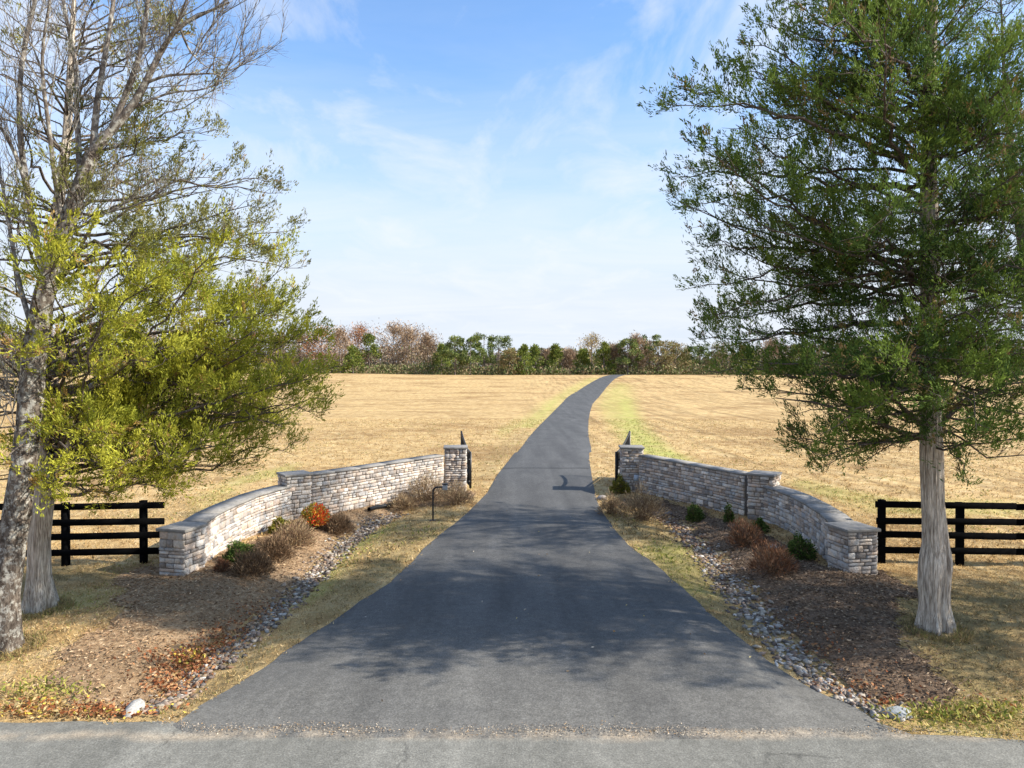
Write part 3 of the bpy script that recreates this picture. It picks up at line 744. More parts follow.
def cedar_branches(wood,fol,origin,zlo,zhi,nb,env,cols,azs=None,per=16,dens=1.0,twstep=.17,trunkpt=None,droop=0,bias=None,skipf=None):
    B=[];A=[];Ls=[]
    ga=random.random()*6
    for i in range(nb):
        q=(i+random.random()*.6)/nb; zt=zlo+(zhi-zlo)*q
        az=ga+i*2.399963+random.uniform(-.3,.3)
        if bias and random.random()<bias[1]: az=bias[0]+random.gauss(0,.55)
        L=env(zt,az)*random.choice([1,1,1,.93,.86,.75,.6,.45])*random.uniform(.92,1.0)
        if L<.3: continue
        rise=(.10+.55*q)*L*random.uniform(.3,1.7)-droop*(1-q)*.35*L*random.uniform(.3,1.3)
        z0=zt-rise
        o=trunkpt(z0); d=np.array([math.cos(az),math.sin(az),0])
        tip=np.array([o[0],o[1],0])+d*L; tip[2]=zt
        mid=(o+tip)/2+np.array([0,0,random.uniform(-.12,.16)*L])+np.cross(d,[0,0,1])*random.uniform(-.2,.2)*L
        nP=max(5,int(L/.28)); pts=bez(o,mid,tip,nP); pts[1:-1]+=rng.normal(size=(nP-2,3))*.05
        r0=.010+.0075*L; wood.tube(pts,np.linspace(r0,.005,nP),5)
        seg=np.linalg.norm(np.diff(pts,axis=0),axis=1).sum(); nt=int(seg/twstep)
        for k in range(nt):
            t=(k+.5+random.uniform(-.3,.3))/nt
            if t<.12+.1*random.random(): continue
            fi=t*(nP-1); i0=min(int(fi),nP-2); fr=fi-i0; p=pts[i0]*(1-fr)+pts[i0+1]*fr; dd=unit(pts[i0+1]-pts[i0])
            sd=np.cross(dd,[0,0,1]); sd=unit(sd)*(1 if k%2 else -1)
            tl=(.30+1.05*(1-t)**.8*min(1,L/3))*random.uniform(.5,1.2)
            td=unit(dd*random.uniform(.4,1.0)+sd*random.uniform(.2,1.1)+np.array([0,0,random.uniform(-.45,1.0)]))
            if skipf is not None and skipf(p): continue
            e=p+td*tl+np.array([0,0,random.uniform(-.02,.15)*tl])
            mp=p+td*tl*.5+rnd(.04)
            wood.tube([p,mp,e],[.007,.005,.003],3)
            ns=max(2,int(tl/.085*dens)); clump=random.uniform(.1,1.7)
            for s in range(max(1,int(ns*clump))):
                u=random.uniform(.25,1.02) if t<.75 else random.uniform(.05,1.02)
                b=(p*(1-u)+e*u)+rnd(.045); ax=td*.65+np.array([0,0,random.uniform(.1,1.1)])+rnd(.28)
                B.append(b);A.append(ax);Ls.append(random.uniform(.16,.40))
        for s in range(6): B.append(tip+rnd(.07)-d*s*.05);A.append(d*.6+np.array([0,0,.7])+rnd(.35));Ls.append(random.uniform(.15,.3))
    plumes(fol,B,A,Ls,per,cols)
    return len(B)*per

def trunk_fn(pts):
    pts=np.array(pts,float)
    def f(z): return np.array([np.interp(z,pts[:,2],pts[:,0]),np.interp(z,pts[:,2],pts[:,1]),z])
    return f
# --- right cedar
bx,by=at(935,628); bz=Hs(bx,by)
T=[(bx,by,bz-.25),(bx,by,bz+.1),(bx-.01,by,bz+.4),(bx-.02,by,bz+.8),(bx-.0,by,bz+1.15),(bx+.0,by,bz+1.5),(bx-.05,by,bz+2.2),(bx-.07,by,bz+3),(bx-.10,by+.02,bz+4.2),(bx-.12,by,bz+6),(bx-.17,by,bz+8),(bx-.15,by,bz+10),(bx-.1,by,bz+12),(bx,by,bz+14)]
Rr=[.31,.265,.215,.235,.25,.20,.175,.18,.15,.15,.12,.09,.06,.02]
tz=np.array([p[2] for p in T]); zz=np.concatenate([np.linspace(tz[0],bz+3.2,70),np.linspace(bz+3.3,tz[-1],30)])
TP=np.stack([np.interp(zz,tz,[p[0] for p in T]),np.interp(zz,tz,[p[1] for p in T]),zz],1); TR=smooth(np.interp(zz,tz,Rr),7)
def flute(seed,cav=None):
    def f(Z,TH,A,B):
        zr=Z-bz; am=.05+.13*np.exp(-np.maximum(zr,0)/.45)
        r=1+am*np.sin(TH*5+seed+zr*.35)+am*.6*np.sin(TH*9+seed*2-zr*.5)+.035*np.sin(TH*17+zr*1.1)+.03*np.sin(TH*23-zr*.7)
        if cav is not None:
            th0,z0,dz,dt=cav; dd=(TH-th0+math.pi)%(2*math.pi)-math.pi
            r=r-.45*np.exp(-(dd/dt)**2-((zr-z0)/dz)**2)-.10*np.exp(-(dd/.12)**2)*((zr>.2)&(zr<3))
            r=r+.10*np.exp(-((abs(dd)-.35)/.2)**2-((zr-z0)/.5)**2)
        return r
    return f
rc=empty('cedar_tree',(bx,by,bz),'large dark green cedar with pale stripy trunk standing right of the driveway','tree')
a=Acc(); a.tube(TP,TR,64,rfun=flute(1.0,(math.pi+.38,1.25,.20,.09)))
a.obj('trunk',M_barkC,rc,True)
def lerpenv(tab):
    z=[t[0] for t in tab]; l=[t[1] for t in tab]
    return lambda q: float(np.interp(q,z,l))
eL=lerpenv([(2.5,1.7),(3.2,2.5),(3.7,3.2),(4.4,4.0),(5.3,4.15),(6.0,4.25),(6.9,4.0),(7.4,4.3),(8.2,4.9),(9.05,5.2),(9.4,4.6),(9.9,3.6),(10.7,3.1),(11.5,2.7),(13,1.4),(14.5,.4)])
eO=lerpenv([(2.5,1.2),(3.5,2.5),(5,3.3),(7,3.5),(9,3.2),(11,2.5),(13,1.3),(14.5,.4)])
def envR(z,az):
    w=max(0,math.cos(az-math.pi))**.8
    o=eO(z)
    if math.sin(az)<0: o*=.88
    if math.cos(az)>.25 and z>6: o*=.6
    return (eL(z)*1.0*w+o*(1-w))
wood=Acc();fol=Acc()
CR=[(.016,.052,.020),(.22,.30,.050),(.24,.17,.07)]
tf=trunk_fn(T)
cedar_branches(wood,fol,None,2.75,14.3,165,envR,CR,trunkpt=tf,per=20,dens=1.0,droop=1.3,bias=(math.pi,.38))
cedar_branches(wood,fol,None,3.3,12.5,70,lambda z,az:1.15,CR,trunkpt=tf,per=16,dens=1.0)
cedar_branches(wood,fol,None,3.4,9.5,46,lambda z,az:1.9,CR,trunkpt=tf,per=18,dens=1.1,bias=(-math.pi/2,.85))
# visible lower limbs
for (pl,dy) in (([(935,440),(900,432),(860,415),(812,402),(775,398)],-.8),([(930,430),(905,410),(880,385),(850,370)],-1.0),([(938,425),(965,400),(1000,385),(1040,380)],.3)):
    n=len(pl); pts=[at_depth(u,v,by+dy*k/(n-1)) for k,(u,v) in enumerate(pl)]
    wood.tube(pts,np.linspace(.055,.006,n),7)
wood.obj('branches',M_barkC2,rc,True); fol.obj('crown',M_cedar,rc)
# --- second right cedar, leaning, its foot beyond the frame
x2,y2=15.4,19.0; z2=Hs(x2,y2)
rt=empty('cedar_tree',(x2,y2,z2),'slender leaning cedar at the right edge, behind the larger cedar','tree')
T2=[(x2,y2,z2-.2),(x2-.1,y2,1.5),(x2-.8,y2,5),(x2-1.35,y2,7.7),(x2-1.7,y2,10),(x2-1.95,y2,12.6),(x2-2.1,y2,15.5)]
a=Acc(); a.tube(T2,[.26,.2,.16,.13,.11,.05,.01],16); a.obj('trunk',M_barkC2,rt,True)
wood=Acc();fol=Acc()
e2=lerpenv([(3.5,2.2),(5,3.2),(8,3.8),(11,3.2),(13,2.2),(15.8,.3)])
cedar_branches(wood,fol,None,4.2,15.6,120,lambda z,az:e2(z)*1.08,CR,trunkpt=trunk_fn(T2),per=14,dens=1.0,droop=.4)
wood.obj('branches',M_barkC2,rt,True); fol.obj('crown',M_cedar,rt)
# --- cedar standing outside the frame on the right; its shade falls across bed and driveway
x3,y3=14.4,11.6; z3=Hs(x3,y3)
r3=empty('cedar_tree',(x3,y3,z3),'cedar beyond the right edge whose shade crosses the drive','tree')
T3=[(x3,y3,z3-.2),(x3,y3,3),(x3,y3,7),(x3,y3,14)]
a=Acc(); a.tube(T3,[.25,.19,.12,.02],14); a.obj('trunk',M_barkC,r3,True)
wood=Acc();fol=Acc(); e3=lerpenv([(2.2,2.8),(3.5,3.4),(7,3.6),(10,3.4),(12,2.4),(14.2,.4)])
cedar_branches(wood,fol,None,2.2,14.2,150,lambda z,az:e3(z),CR,trunkpt=trunk_fn(T3),per=12,dens=1.0,droop=.6)
wood.obj('branches',M_barkC2,r3,True); fol.obj('crown',M_cedar,r3)
# --- another cedar further out on the same side
x4,y4=20.5,12.2; z4=Hs(x4,y4)
r4=empty('cedar_tree',(x4,y4,z4),'tall cedar farthest right, beyond the edge and beside the fence line','tree')
T4=[(x4,y4,z4-.2),(x4,y4,3),(x4,y4,7),(x4,y4,16)]
a=Acc(); a.tube(T4,[.27,.2,.14,.02],14); a.obj('trunk',M_barkC,r4,True)
wood=Acc();fol=Acc(); e4=lerpenv([(2.5,3.0),(5,4.0),(9,4.0),(12,3.2),(16.2,.4)])
cedar_branches(wood,fol,None,2.4,16.2,120,lambda z,az:e4(z),CR,trunkpt=trunk_fn(T4),per=8,dens=.8,droop=.6)
wood.obj('branches',M_barkC2,r4,True); fol.obj('crown',M_cedar,r4)
# --- left cedar
lx,ly=at(41,608); lz=Hs(lx,ly)
lc=empty('cedar_tree',(lx,ly,lz),'yellow green cedar with forked pale trunk standing left of the driveway','tree')
TL=[(lx,ly,lz-.25),(lx,ly,lz+.1),(lx-.03,ly,lz+.6),(lx-.02,ly,lz+1.3),(lx+.06,ly,lz+2.1),(lx+.08,ly,lz+2.8),(lx-.0,ly+.1,lz+4),(lx+.1,ly+.1,lz+6),(lx+.5,ly+.1,lz+9),(lx+.7,ly+.1,lz+12.5)]
tz=np.array([p[2] for p in TL]); zz=np.concatenate([np.linspace(tz[0],lz+3,50),np.linspace(lz+3.1,tz[-1],25)])
TP=np.stack([np.interp(zz,tz,[p[0] for p in TL]),np.interp(zz,tz,[p[1] for p in TL]),zz],1); TR=smooth(np.interp(zz,tz,[.31,.27,.19,.18,.19,.12,.12,.10,.08,.02]),7)
a=Acc(); a.tube(TP,TR,48,rfun=flute(2.3))
fk=[at_depth(u,v,ly) for u,v in ((46,492),(55,472),(68,452),(78,428),(84,402),(97,378),(118,358))]
a.tube(fk,[.11,.105,.095,.085,.07,.06,.045],14); a.obj('trunk',M_barkC,lc,True)
eLr=lerpenv([(2.3,2.9),(2.6,3.8),(3.3,5.0),(4.05,5.75),(4.8,5.6),(5.4,5.3),(6.3,4.85),(7.3,4.95),(8.05,4.5),(8.6,4.1),(8.85,3.4),(9.4,3.2),(10.1,3.3),(10.7,2.5),(11.7,2.0),(13,.4)])
eLo=lerpenv([(2.6,1.5),(4,2.6),(7,2.9),(10,2.3),(13,.4)])
def envL(z,az):
    w=max(0,math.cos(az))**.7; return eLr(z)*1.0*w+eLo(z)*(1-w)
CL=[(.17,.21,.025),(.54,.51,.06),(.42,.27,.08)]
CL2=[(.09,.105,.035),(.31,.285,.08),(.34,.24,.10)]
wood=Acc();fol=Acc(); tfl=trunk_fn(TL)
hole=lambda p: (p[0]<lx+1.3 and random.random()<.85) or (p[0]<lx+1.9 and random.random()<.4)
cedar_branches(wood,fol,None,2.3,6.9,130,envL,CL,trunkpt=tfl,per=22,dens=1.1,droop=.9,bias=(-.1,.5),skipf=hole)
cedar_branches(wood,fol,None,6.6,12.9,95,envL,CL2,trunkpt=tfl,per=18,dens=.85,droop=.2,bias=(0,.35),skipf=hole)
for (pl,dy) in (([(118,358),(160,352),(200,350),(250,335)],-.3),([(84,402),(110,390),(150,398),(200,410),(262,420)],-.6),([(70,450),(60,400),(72,330),(110,280),(150,250)],.2),([(97,378),(130,345),(140,370),(150,400)],-.2),([(50,300),(100,212),(150,205),(210,190)],.1)):
    n=len(pl); pts=[at_depth(u,v,ly+dy*k/(n-1)) for k,(u,v) in enumerate(pl)]
    wood.tube(pts,np.linspace(.04,.006,n),7)
wood.obj('branches',M_barkC2,lc,True); fol.obj('crown',M_cedarL,lc)

# --- bare lichen covered tree at the left edge
ax_,ay_=at(2,648); az_=Hs(ax_,ay_)
bt=empty('bare_tree',(ax_,ay_,az_),'tall leafless tree with lichen blotched grey trunk at the left edge','tree')
def px2(pl,y): return np.array([at_depth(u,v,y+(0 if len(q)==0 else q[0])) for (u,v,*q) in pl])
def smoothpath(P_,n):
    s=np.concatenate([[0],np.cumsum(np.linalg.norm(np.diff(P_,axis=0),axis=1))]); s/=s[-1]; t=np.linspace(0,1,n)
    Q=np.stack([np.interp(t,s,P_[:,i]) for i in range(3)],1)
    for _ in range(2): Q[1:-1]=(Q[:-2]+2*Q[1:-1]+Q[2:])/4
    return Q
tr=smoothpath(np.vstack([[ax_-.02,ay_,az_-.2],px2([(3,640),(4,600),(12,545),(20,490),(28,430),(33,370),(40,310),(52,270),(64,232),(78,190),(93,152)],ay_)]),40)
bark=Acc(); rt_=np.interp(np.linspace(0,1,40),[0,.05,.12,.3,.55,.8,1],[.34,.27,.215,.185,.165,.135,.10])
def knob(Z,TH,A,B): 
    zr=Z; return 1+.05*np.sin(TH*3+zr*1.3)+.05*np.sin(TH*7-zr*2)+.03*np.sin(TH*11+zr*5)+.10*np.exp(-np.maximum(zr,0)/.3)*np.sin(TH*5)
bark.tube(tr,rt_,36,rfun=knob); bark.obj('trunk',M_barkA,bt,True)
limbs=[([(93,152),(112,128),(133,108),(146,83),(158,55),(178,22),(200,16),(229,2)],.11,.02),
 ([(93,152),(97,100),(108,40),(114,0),(118,-40)],.08,.03),
 ([(112,128),(128,90),(142,50),(148,0),(152,-45)],.075,.03),
 ([(146,83),(165,75),(195,74),(223,73),(223,95)],.035,.008),
 ([(178,22),(186,45),(196,62,.3),(200,40),(228,8)],.03,.006),
 ([(80,185),(79,150),(76,100),(78,66),(68,30),(60,-20)],.07,.03),
 ([(48,285),(34,240),(28,190),(20,150),(18,100),(22,50),(36,0),(44,-40)],.085,.03),
 ([(28,190),(14,150),(0,126),(-20,90)],.05,.02),
 ([(33,330),(20,290),(10,230),(2,180),(-10,130)],.06,.02),
 ([(60,240),(100,214),(140,205),(165,190)],.03,.006),
 ([(64,232),(55,180),(48,120),(40,60),(50,0)],.06,.02),
 ([(133,108),(150,100),(175,90),(205,92),(240,66),(252,50)],.03,.004),
 ([(158,55),(175,30),(190,-10)],.04,.015),
 ([(36,350),(10,345),(-20,330)],.035,.01),([(30,390),(12,400),(0,410),(-20,400)],.03,.008),([(26,450),(14,430),(8,380),(0,350)],.015,.004)]
limbs=[(p_,a_*.72,b_*.8) for p_,a_,b_ in limbs]
wood=Acc()
def grow(p,d,L,r,lev):
    n=5; pts=[p]; dd=unit(d)
    for k in range(n):
        dd=unit(dd+rnd(.13)+np.array([0,0,.06])); pts.append(pts[-1]+dd*L/n)
    wood.tube(pts,np.linspace(r,r*.35,n+1),4 if lev<2 else 3)
    if lev>=3: return
    for k in range(random.randint(4,6)):
        t=random.uniform(.2,1); i=min(int(t*n),n-1); q=pts[i]+(pts[i+1]-pts[i])*random.random()
        grow(q,unit(pts[i+1]-pts[i])+rnd(.5)+np.array([0,0,.25]),L*random.uniform(.4,.65),max(.0035,r*.45),lev+1)
for li,(pl,r0,r1) in enumerate(limbs):
    Yv=ay_+[0,.3,-.3,.1,.2,.8,.1,-.5,.7,-.6,-.9,.4,-.4,-.5,.4,-.6][li]
    base=np.array([at_depth(pl[0][0],pl[0][1],ay_)]); n_=len(pl)
    pts=np.array([at_depth(q[0],q[1],ay_+(Yv-ay_)*k/(n_-1)) for k,q in enumerate(pl)])
    pts=smoothpath(pts,14); wood.tube(pts,np.linspace(r0,r1,14),9)
    LL=np.linalg.norm(np.diff(pts,axis=0),axis=1).sum()
    for k in range(int(4+LL*3.2)):
        i=random.randint(2,12); q=pts[i]; grow(q,unit(pts[i+1]-pts[i])+rnd(.55)+np.array([0,0,.3]),random.uniform(.5,1.15),.011,1)
wood.obj('branches',M_twig,bt,True)

# ------------------------------------------------------------ shrubs
def shrub(px,wpx,hpx,kind,label,name='shrub',lift=0):
    x,y=at(*px); z=Hs(x,y); s=y/F; rx=wpx*s/2; h=hpx*s
    e=empty(name,(x,y,z),label,'shrub')
    wood=Acc(); fol=Acc()
    ns=int(60+120*rx)
    for k in range(ns):
        az=random.uniform(0,6.283); q=math.sqrt(random.random()); ln=math.sqrt(max(.12,1-(q*.8)**2))
        tip=np.array([x+math.cos(az)*q*rx,y+math.sin(az)*q*rx,z+h*ln*random.uniform(.75,1.05)])
        b=np.array([x,y,z])+np.array([random.gauss(0,rx*.18),random.gauss(0,rx*.18),0])
        m=(b+tip)/2+np.array([math.cos(az)*q*rx*.15,math.sin(az)*q*rx*.15,0])
        wood.tube(bez(b,m,tip,4),[.006,.005,.004,.002],3)
    n={'twig':int(3200*rx),'rust':int(3600*rx),'green':int(5200*rx),'red':int(6500*rx)}.get(kind,2500)
    n=max(500,n)
    d=rng.normal(size=(n,3)); d[:,2]=abs(d[:,2]); d/=np.linalg.norm(d,axis=1,keepdims=True)
    rad=rng.uniform(.45,1.0,n)**.6*(1+.22*np.sin(d[:,0]*5+px[0])*np.cos(d[:,1]*4+px[1])+.13*np.sin(d[:,2]*9+d[:,0]*7))
    C=np.stack([x+d[:,0]*rx*rad,y+d[:,1]*rx*rad,z+.02+d[:,2]*h*rad],1)
    if kind=='red': rad=rng.uniform(.3,1.0,n)**.5; C=np.stack([x+d[:,0]*rx*rad,y+d[:,1]*rx*rad,z+.02+h*(.25+.75*d[:,2])*rad],1)
    pal={'twig':[(.30,.205,.12),(.38,.28,.16),(.20,.13,.075),(.47,.36,.21)],'dark':[(.17,.105,.06),(.24,.15,.085),(.31,.21,.12),(.12,.075,.045)],
         'tan':[(.42,.30,.16),(.32,.2,.12),(.5,.38,.22),(.24,.15,.10)],'rust':[(.26,.12,.06),(.20,.09,.05),(.33,.19,.11),(.14,.08,.05)],
         'green':[(.05,.09,.02),(.09,.14,.03),(.14,.19,.04)],'lime':[(.16,.17,.03),(.28,.25,.04),(.38,.27,.05),(.10,.12,.02)],
         'red':[(.75,.07,.025),(.60,.05,.02),(.68,.22,.03),(.34,.27,.04),(.45,.33,.05)]}[kind]
    pal=np.array(pal); c=pal[rng.integers(0,len(pal),n)]
    if kind=='red': 
        gsel=(C[:,0]<x-.02)&(rng.uniform(size=n)<.75); c[gsel]=np.array([(.30,.27,.04),(.48,.30,.05)])[rng.integers(0,2,gsel.sum())]
    c=c*rng.uniform(.7,1.25,(n,1))
    if kind in('twig','dark','tan','rust'):
        fol.kites(C,d+np.array([0,0,.6])+rng.normal(size=(n,3))*.45,rng.uniform(.06,.16,n),rng.uniform(.008,.02,n),c,.05)
    else:
        fol.kites(C,d+rng.normal(size=(n,3))*.7,rng.uniform(.04,.08,n),rng.uniform(.022,.045,n),c,.1)
    wood.obj('stems',M_stem,e); fol.obj('foliage',M_shrub,e)
shrub((315,529),30,25,'red','round red and orange shrub glowing against the left wall')
shrub((450,489),24,27,'lime','upright yellow green shrub in front of the left gate pillar')
shrub((428,501),44,26,'twig','broad brown twiggy shrub left of the keypad post')
shrub((403,510),26,14,'twig','low brown shrub at the left wall, smallest by the drain pipe')
shrub((456,505),38,20,'twig','rounded brown twiggy shrub right of the keypad post')
shrub((338,534),28,18,'dark','low purple brown shrub just right of the red shrub')
shrub((295,546),40,24,'tan','tan brown shrub lit by sun below the left middle pillar')
shrub((275,560),34,22,'dark','dark brown shrub between the tan shrub and the left swale')
shrub((253,575),38,22,'dark','dark brown shrub nearest the road in the left bed')
shrub((240,561),30,17,'green','low dark green shrub at the foot of the left wall')
shrub((281,532),22,12,'lime','small yellow green shrub at the foot of the left middle pillar')
shrub((222,573),12,10,'rust','tiny rust red plant beside the low green shrub in the left bed')
shrub((620,493),18,15,'lime','small bright yellow green shrub at the right gate pillar')
shrub((642,520),46,31,'twig','large brown twiggy shrub at the right corner of the drive')
shrub((612,514),28,18,'twig','smaller brown shrub between the drive and the large twiggy shrub')
shrub((695,521),17,15,'green','small green shrub against the right wall')
shrub((729,523),9,17,'green','thin upright green plant against the right wall')
shrub((745,546),36,24,'rust','rust brown shrub beside the right middle pillar')
shrub((773,573),46,27,'rust','rust brown shrub nearest the right swale')
shrub((760,532),14,12,'green','tiny dark green plant at the foot of the right middle pillar')
shrub((800,558),28,20,'green','dark glossy green shrub at the foot of the right wall')

# ------------------------------------------------------------ treeline on the crest
def far_tree(u,vt,wpx,kind,D,label):
    s=D/F; wpx=wpx*(1.5 if kind in('pine','cedar') else 1.35); x=(u-512)*s; y=D; z=Hs(x,y)-.1; top=CH+(376-vt)*s; h=top-z; w=wpx*s; top+=random.uniform(-.2,1.6)
    nm={'pine':'pine_tree','cedar':'cedar_tree','bare':'bare_tree','russet':'autumn_tree','yellow':'autumn_tree','mixed':'leafy_tree'}[kind]
    e=empty(nm,(x,y,z),label,'tree','trees along the crest behind the field')
    t=Acc(); lean=random.uniform(-.3,.3)
    tp=np.array([(x,y,z-.3),(x+lean*.4,y,z+h*.4),(x+lean,y,z+h*(.92 if kind in('pine','bare','russet','yellow') else .7))])
    t.tube(tp,[.28,.18,.04],6)
    tips=[]
    nb={'bare':34,'russet':28,'yellow':26,'pine':16,'cedar':0,'mixed':14}[kind]
    for k in range(nb):
        q=random.uniform(.10,.97); o=np.array([x+lean*q,y,z+h*q*.9]); az=random.uniform(0,6.283)
        prof=math.sin(min(1,max(.05,(1-q)*1.35))*math.pi/2)
        l=w/2*prof*random.uniform(.5,1.05); up=l*random.uniform(.5,1.4) if kind!='pine' else l*.25
        tip=o+np.array([math.cos(az)*l,math.sin(az)*l,up*.8]); tip[2]=min(tip[2],top+.2); m=(o+tip)/2+rnd(.15)
        t.tube([o,m,tip],[.07,.045,.02],3); tips.append((o,tip,l))
        if kind in('bare','russet','yellow'):
            for _ in range(4):
                a0=o+(tip-o)*random.uniform(.3,.9); e1=a0+(unit(tip-o)+rnd(.5)+np.array([0,0,.3]))*random.uniform(.8,1.8); t.tube([a0,e1],[.03,.012],3)
    t.obj('trunk',M_farbark,e)
    f=Acc()
    if kind in('bare','russet','yellow'):
        n={'bare':3400,'russet':3000,'yellow':1500}[kind]
        C=[];Dd=[]
        idx=rng.integers(0,len(tips),n)
        O=np.array([q[0] for q in tips])[idx]; Tt=np.array([q[1] for q in tips])[idx]; k=rng.uniform(.3,1.12,(n,1))
        C=O+(Tt-O)*k+rng.normal(size=(n,3))*(.38+.05*w); Dd=(Tt-O)/(np.linalg.norm(Tt-O,axis=1,keepdims=True)+.01)+rng.normal(size=(n,3))*.5+np.array([0,0,.4])
        pal={'bare':[(.40,.28,.18),(.33,.23,.15),(.48,.36,.24),(.27,.19,.13)],'russet':[(.42,.17,.07),(.34,.17,.09),(.46,.24,.10),(.31,.21,.13)],'yellow':[(.50,.38,.13),(.40,.30,.14),(.32,.25,.17),(.44,.30,.12)]}[kind]
        sz=(.45,1.0) ; sw=(.05,.13) if kind=='bare' else (.12,.26)
        sw=(.12,.28) if kind=='bare' else sw; w_=w*1.0
        c=np.array(pal)[rng.integers(0,4,n)]*rng.uniform(.75,1.2,(n,1)); f.kites(C,Dd,rng.uniform(*sz,n),rng.uniform(*sw,n),c)
    else:
        # clumps of foliage through the crown volume
        nc={'pine':26,'cedar':46,'mixed':50}[kind]; cc=[];cr=[]
        for k in range(nc):
            q=random.uniform(.0,1)**.9; q0={'pine':.30,'cedar':.03,'mixed':.05}[kind]; zz_=z+h*(q0+(1-q0)*q*.97)
            prof={'pine':math.sin(min(1,.25+q)*math.pi*.80)+.15,'cedar':(1-q)**.62+.04,'mixed':math.sqrt(max(.05,1-(q*1.02-.1)**2))}[kind]
            az=random.uniform(0,6.283); rr_=w/2*prof*math.sqrt(random.uniform(.2,1))*.88
            if kind=='mixed': rr_=w/2*prof*random.uniform(.35,.92)
            cc.append((x+math.cos(az)*rr_+lean*q,y+math.sin(az)*rr_,zz_)); cr.append(random.uniform(.5,1.15)*(.6+w*.06))
        n=3600; idx=rng.integers(0,nc,n); cc=np.array(cc);cr=np.array(cr)
        dr_=rng.normal(size=(n,3)); dr_/=np.linalg.norm(dr_,axis=1,keepdims=True)
        C=cc[idx]+dr_*cr[idx][:,None]*np.array([1,1,.75])*rng.uniform(.3,1.1,(n,1))
        pal={'pine':[(.09,.13,.045),(.15,.19,.06),(.24,.26,.08)],'cedar':[(.09,.13,.03),(.16,.20,.04),(.26,.27,.06)],'mixed':[(.24,.19,.09),(.17,.18,.07),(.33,.24,.12)]}[kind]
        tone=rng.uniform(.75,1.3,(nc,1))[idx]
        c=np.array(pal)[rng.integers(0,3,n)]*tone*rng.uniform(.8,1.15,(n,1))
        f.kites(C,dr_+np.array([0,0,.5])+rng.normal(size=(n,3))*.5,rng.uniform(.35,.75,n),rng.uniform(.14,.3,n),c)
    f.obj('crown',M_far,e)
FT=[(-30,335,34,'bare'),(-5,330,36,'russet'),(20,333,34,'bare'),(48,340,26,'cedar'),(70,332,36,'bare'),(100,330,34,'russet'),(128,338,26,'pine'),(150,332,34,'bare'),(180,330,34,'russet'),(206,340,24,'cedar'),(228,334,34,'bare'),(252,330,34,'russet'),(276,334,32,'bare'),(300,330,32,'bare'),
 (322,325,30,'russet'),(340,327,26,'bare'),(358,323,32,'russet'),(353,347,18,'cedar'),(369,334,25,'cedar'),(393,322,34,'bare'),(412,326,32,'bare'),(428,334,28,'bare'),(441,345,22,'cedar'),(455,337,20,'pine'),(470,336,20,'pine'),(484,331,20,'pine'),(499,337,21,'pine'),(509,350,20,'mixed'),(524,346,16,'cedar'),(536,346,17,'cedar'),(547,351,15,'bare'),(556,345,15,'cedar'),(569,350,18,'bare'),(582,350,16,'cedar'),(592,332,24,'yellow'),(604,342,19,'cedar'),(615,345,18,'bare'),(628,340,18,'pine'),(637,333,20,'bare'),(649,336,22,'pine'),(658,342,34,'mixed'),(675,343,26,'mixed'),(687,350,22,'cedar'),(700,345,26,'pine'),(722,343,28,'mixed'),(745,346,26,'cedar'),(770,340,30,'bare'),(798,346,28,'cedar'),(825,341,30,'mixed'),(855,338,30,'bare'),(885,345,28,'pine'),(915,342,30,'russet'),(945,340,32,'mixed'),(975,338,32,'bare'),(1005,342,30,'russet'),(1035,342,30,'cedar')]
FT.sort()
desc={'bare':'leafless grey brown tree','russet':'rust coloured autumn tree','pine':'open crowned dark green pine','cedar':'dense dark green cedar','yellow':'thin tree with pale yellow leaves','mixed':'rounded olive brown tree'}
ordn=['first','second','third','fourth','fifth','sixth','seventh','eighth','ninth','tenth','eleventh','twelfth','thirteenth','fourteenth','fifteenth','sixteenth','seventeenth','eighteenth','nineteenth','twentieth']
lc_={};
left=[t for t in FT if t[0]<609][::-1]; right=[t for t in FT if t[0]>=609]
for sidew,lst in (('left',left),('right',right)):
    cnt={}
    for (u,vt,w,kd) in lst:
        cnt[kd]=cnt.get(kd,0)+1
        w_=desc[kd]
        lab=('%s, %s of its kind %s of the drive top'%(w_,ordn[cnt[kd]-1],sidew))
        far_tree(u,vt,w,kd,208+ (abs(hash((u*7)%13))%13)*1.6+(6 if kd in('bare','russet','yellow') else 0),lab)
# the wood behind, one mass
def woods():
    f=Acc(); n=100000
    u=rng.uniform(-260,1300,n); D=rng.uniform(240,290,n); x=(u-512)/F*D
    hh=(5.5+6.0*vnoise(x,D*0,.07,3)+2*vnoise(x,D*0,.35,4)); z=rng.uniform(0,1,n)**1.15*hh+3.6
    C=np.stack([x,D,z],1); tone=vnoise(x,D,.12,9)
    pal=np.array([(.28,.22,.17),(.22,.17,.13),(.12,.14,.06),(.32,.23,.15)])
    sel=np.where(tone>.55,2,rng.integers(0,2,n)); sel=np.where(rng.uniform(size=n)<.2,rng.integers(0,4,n),sel)
    c=pal[sel]*rng.uniform(.75,1.2,(n,1))
    f.kites(C,rng.normal(size=(n,3))*.6+np.array([0,0,.9]),rng.uniform(.8,1.7,n),rng.uniform(.4,.9,n),c)
    tag(f.obj('far_woods',M_far),'grey brown mass of woodland behind the row of separate trees',None,kind='stuff')
woods()
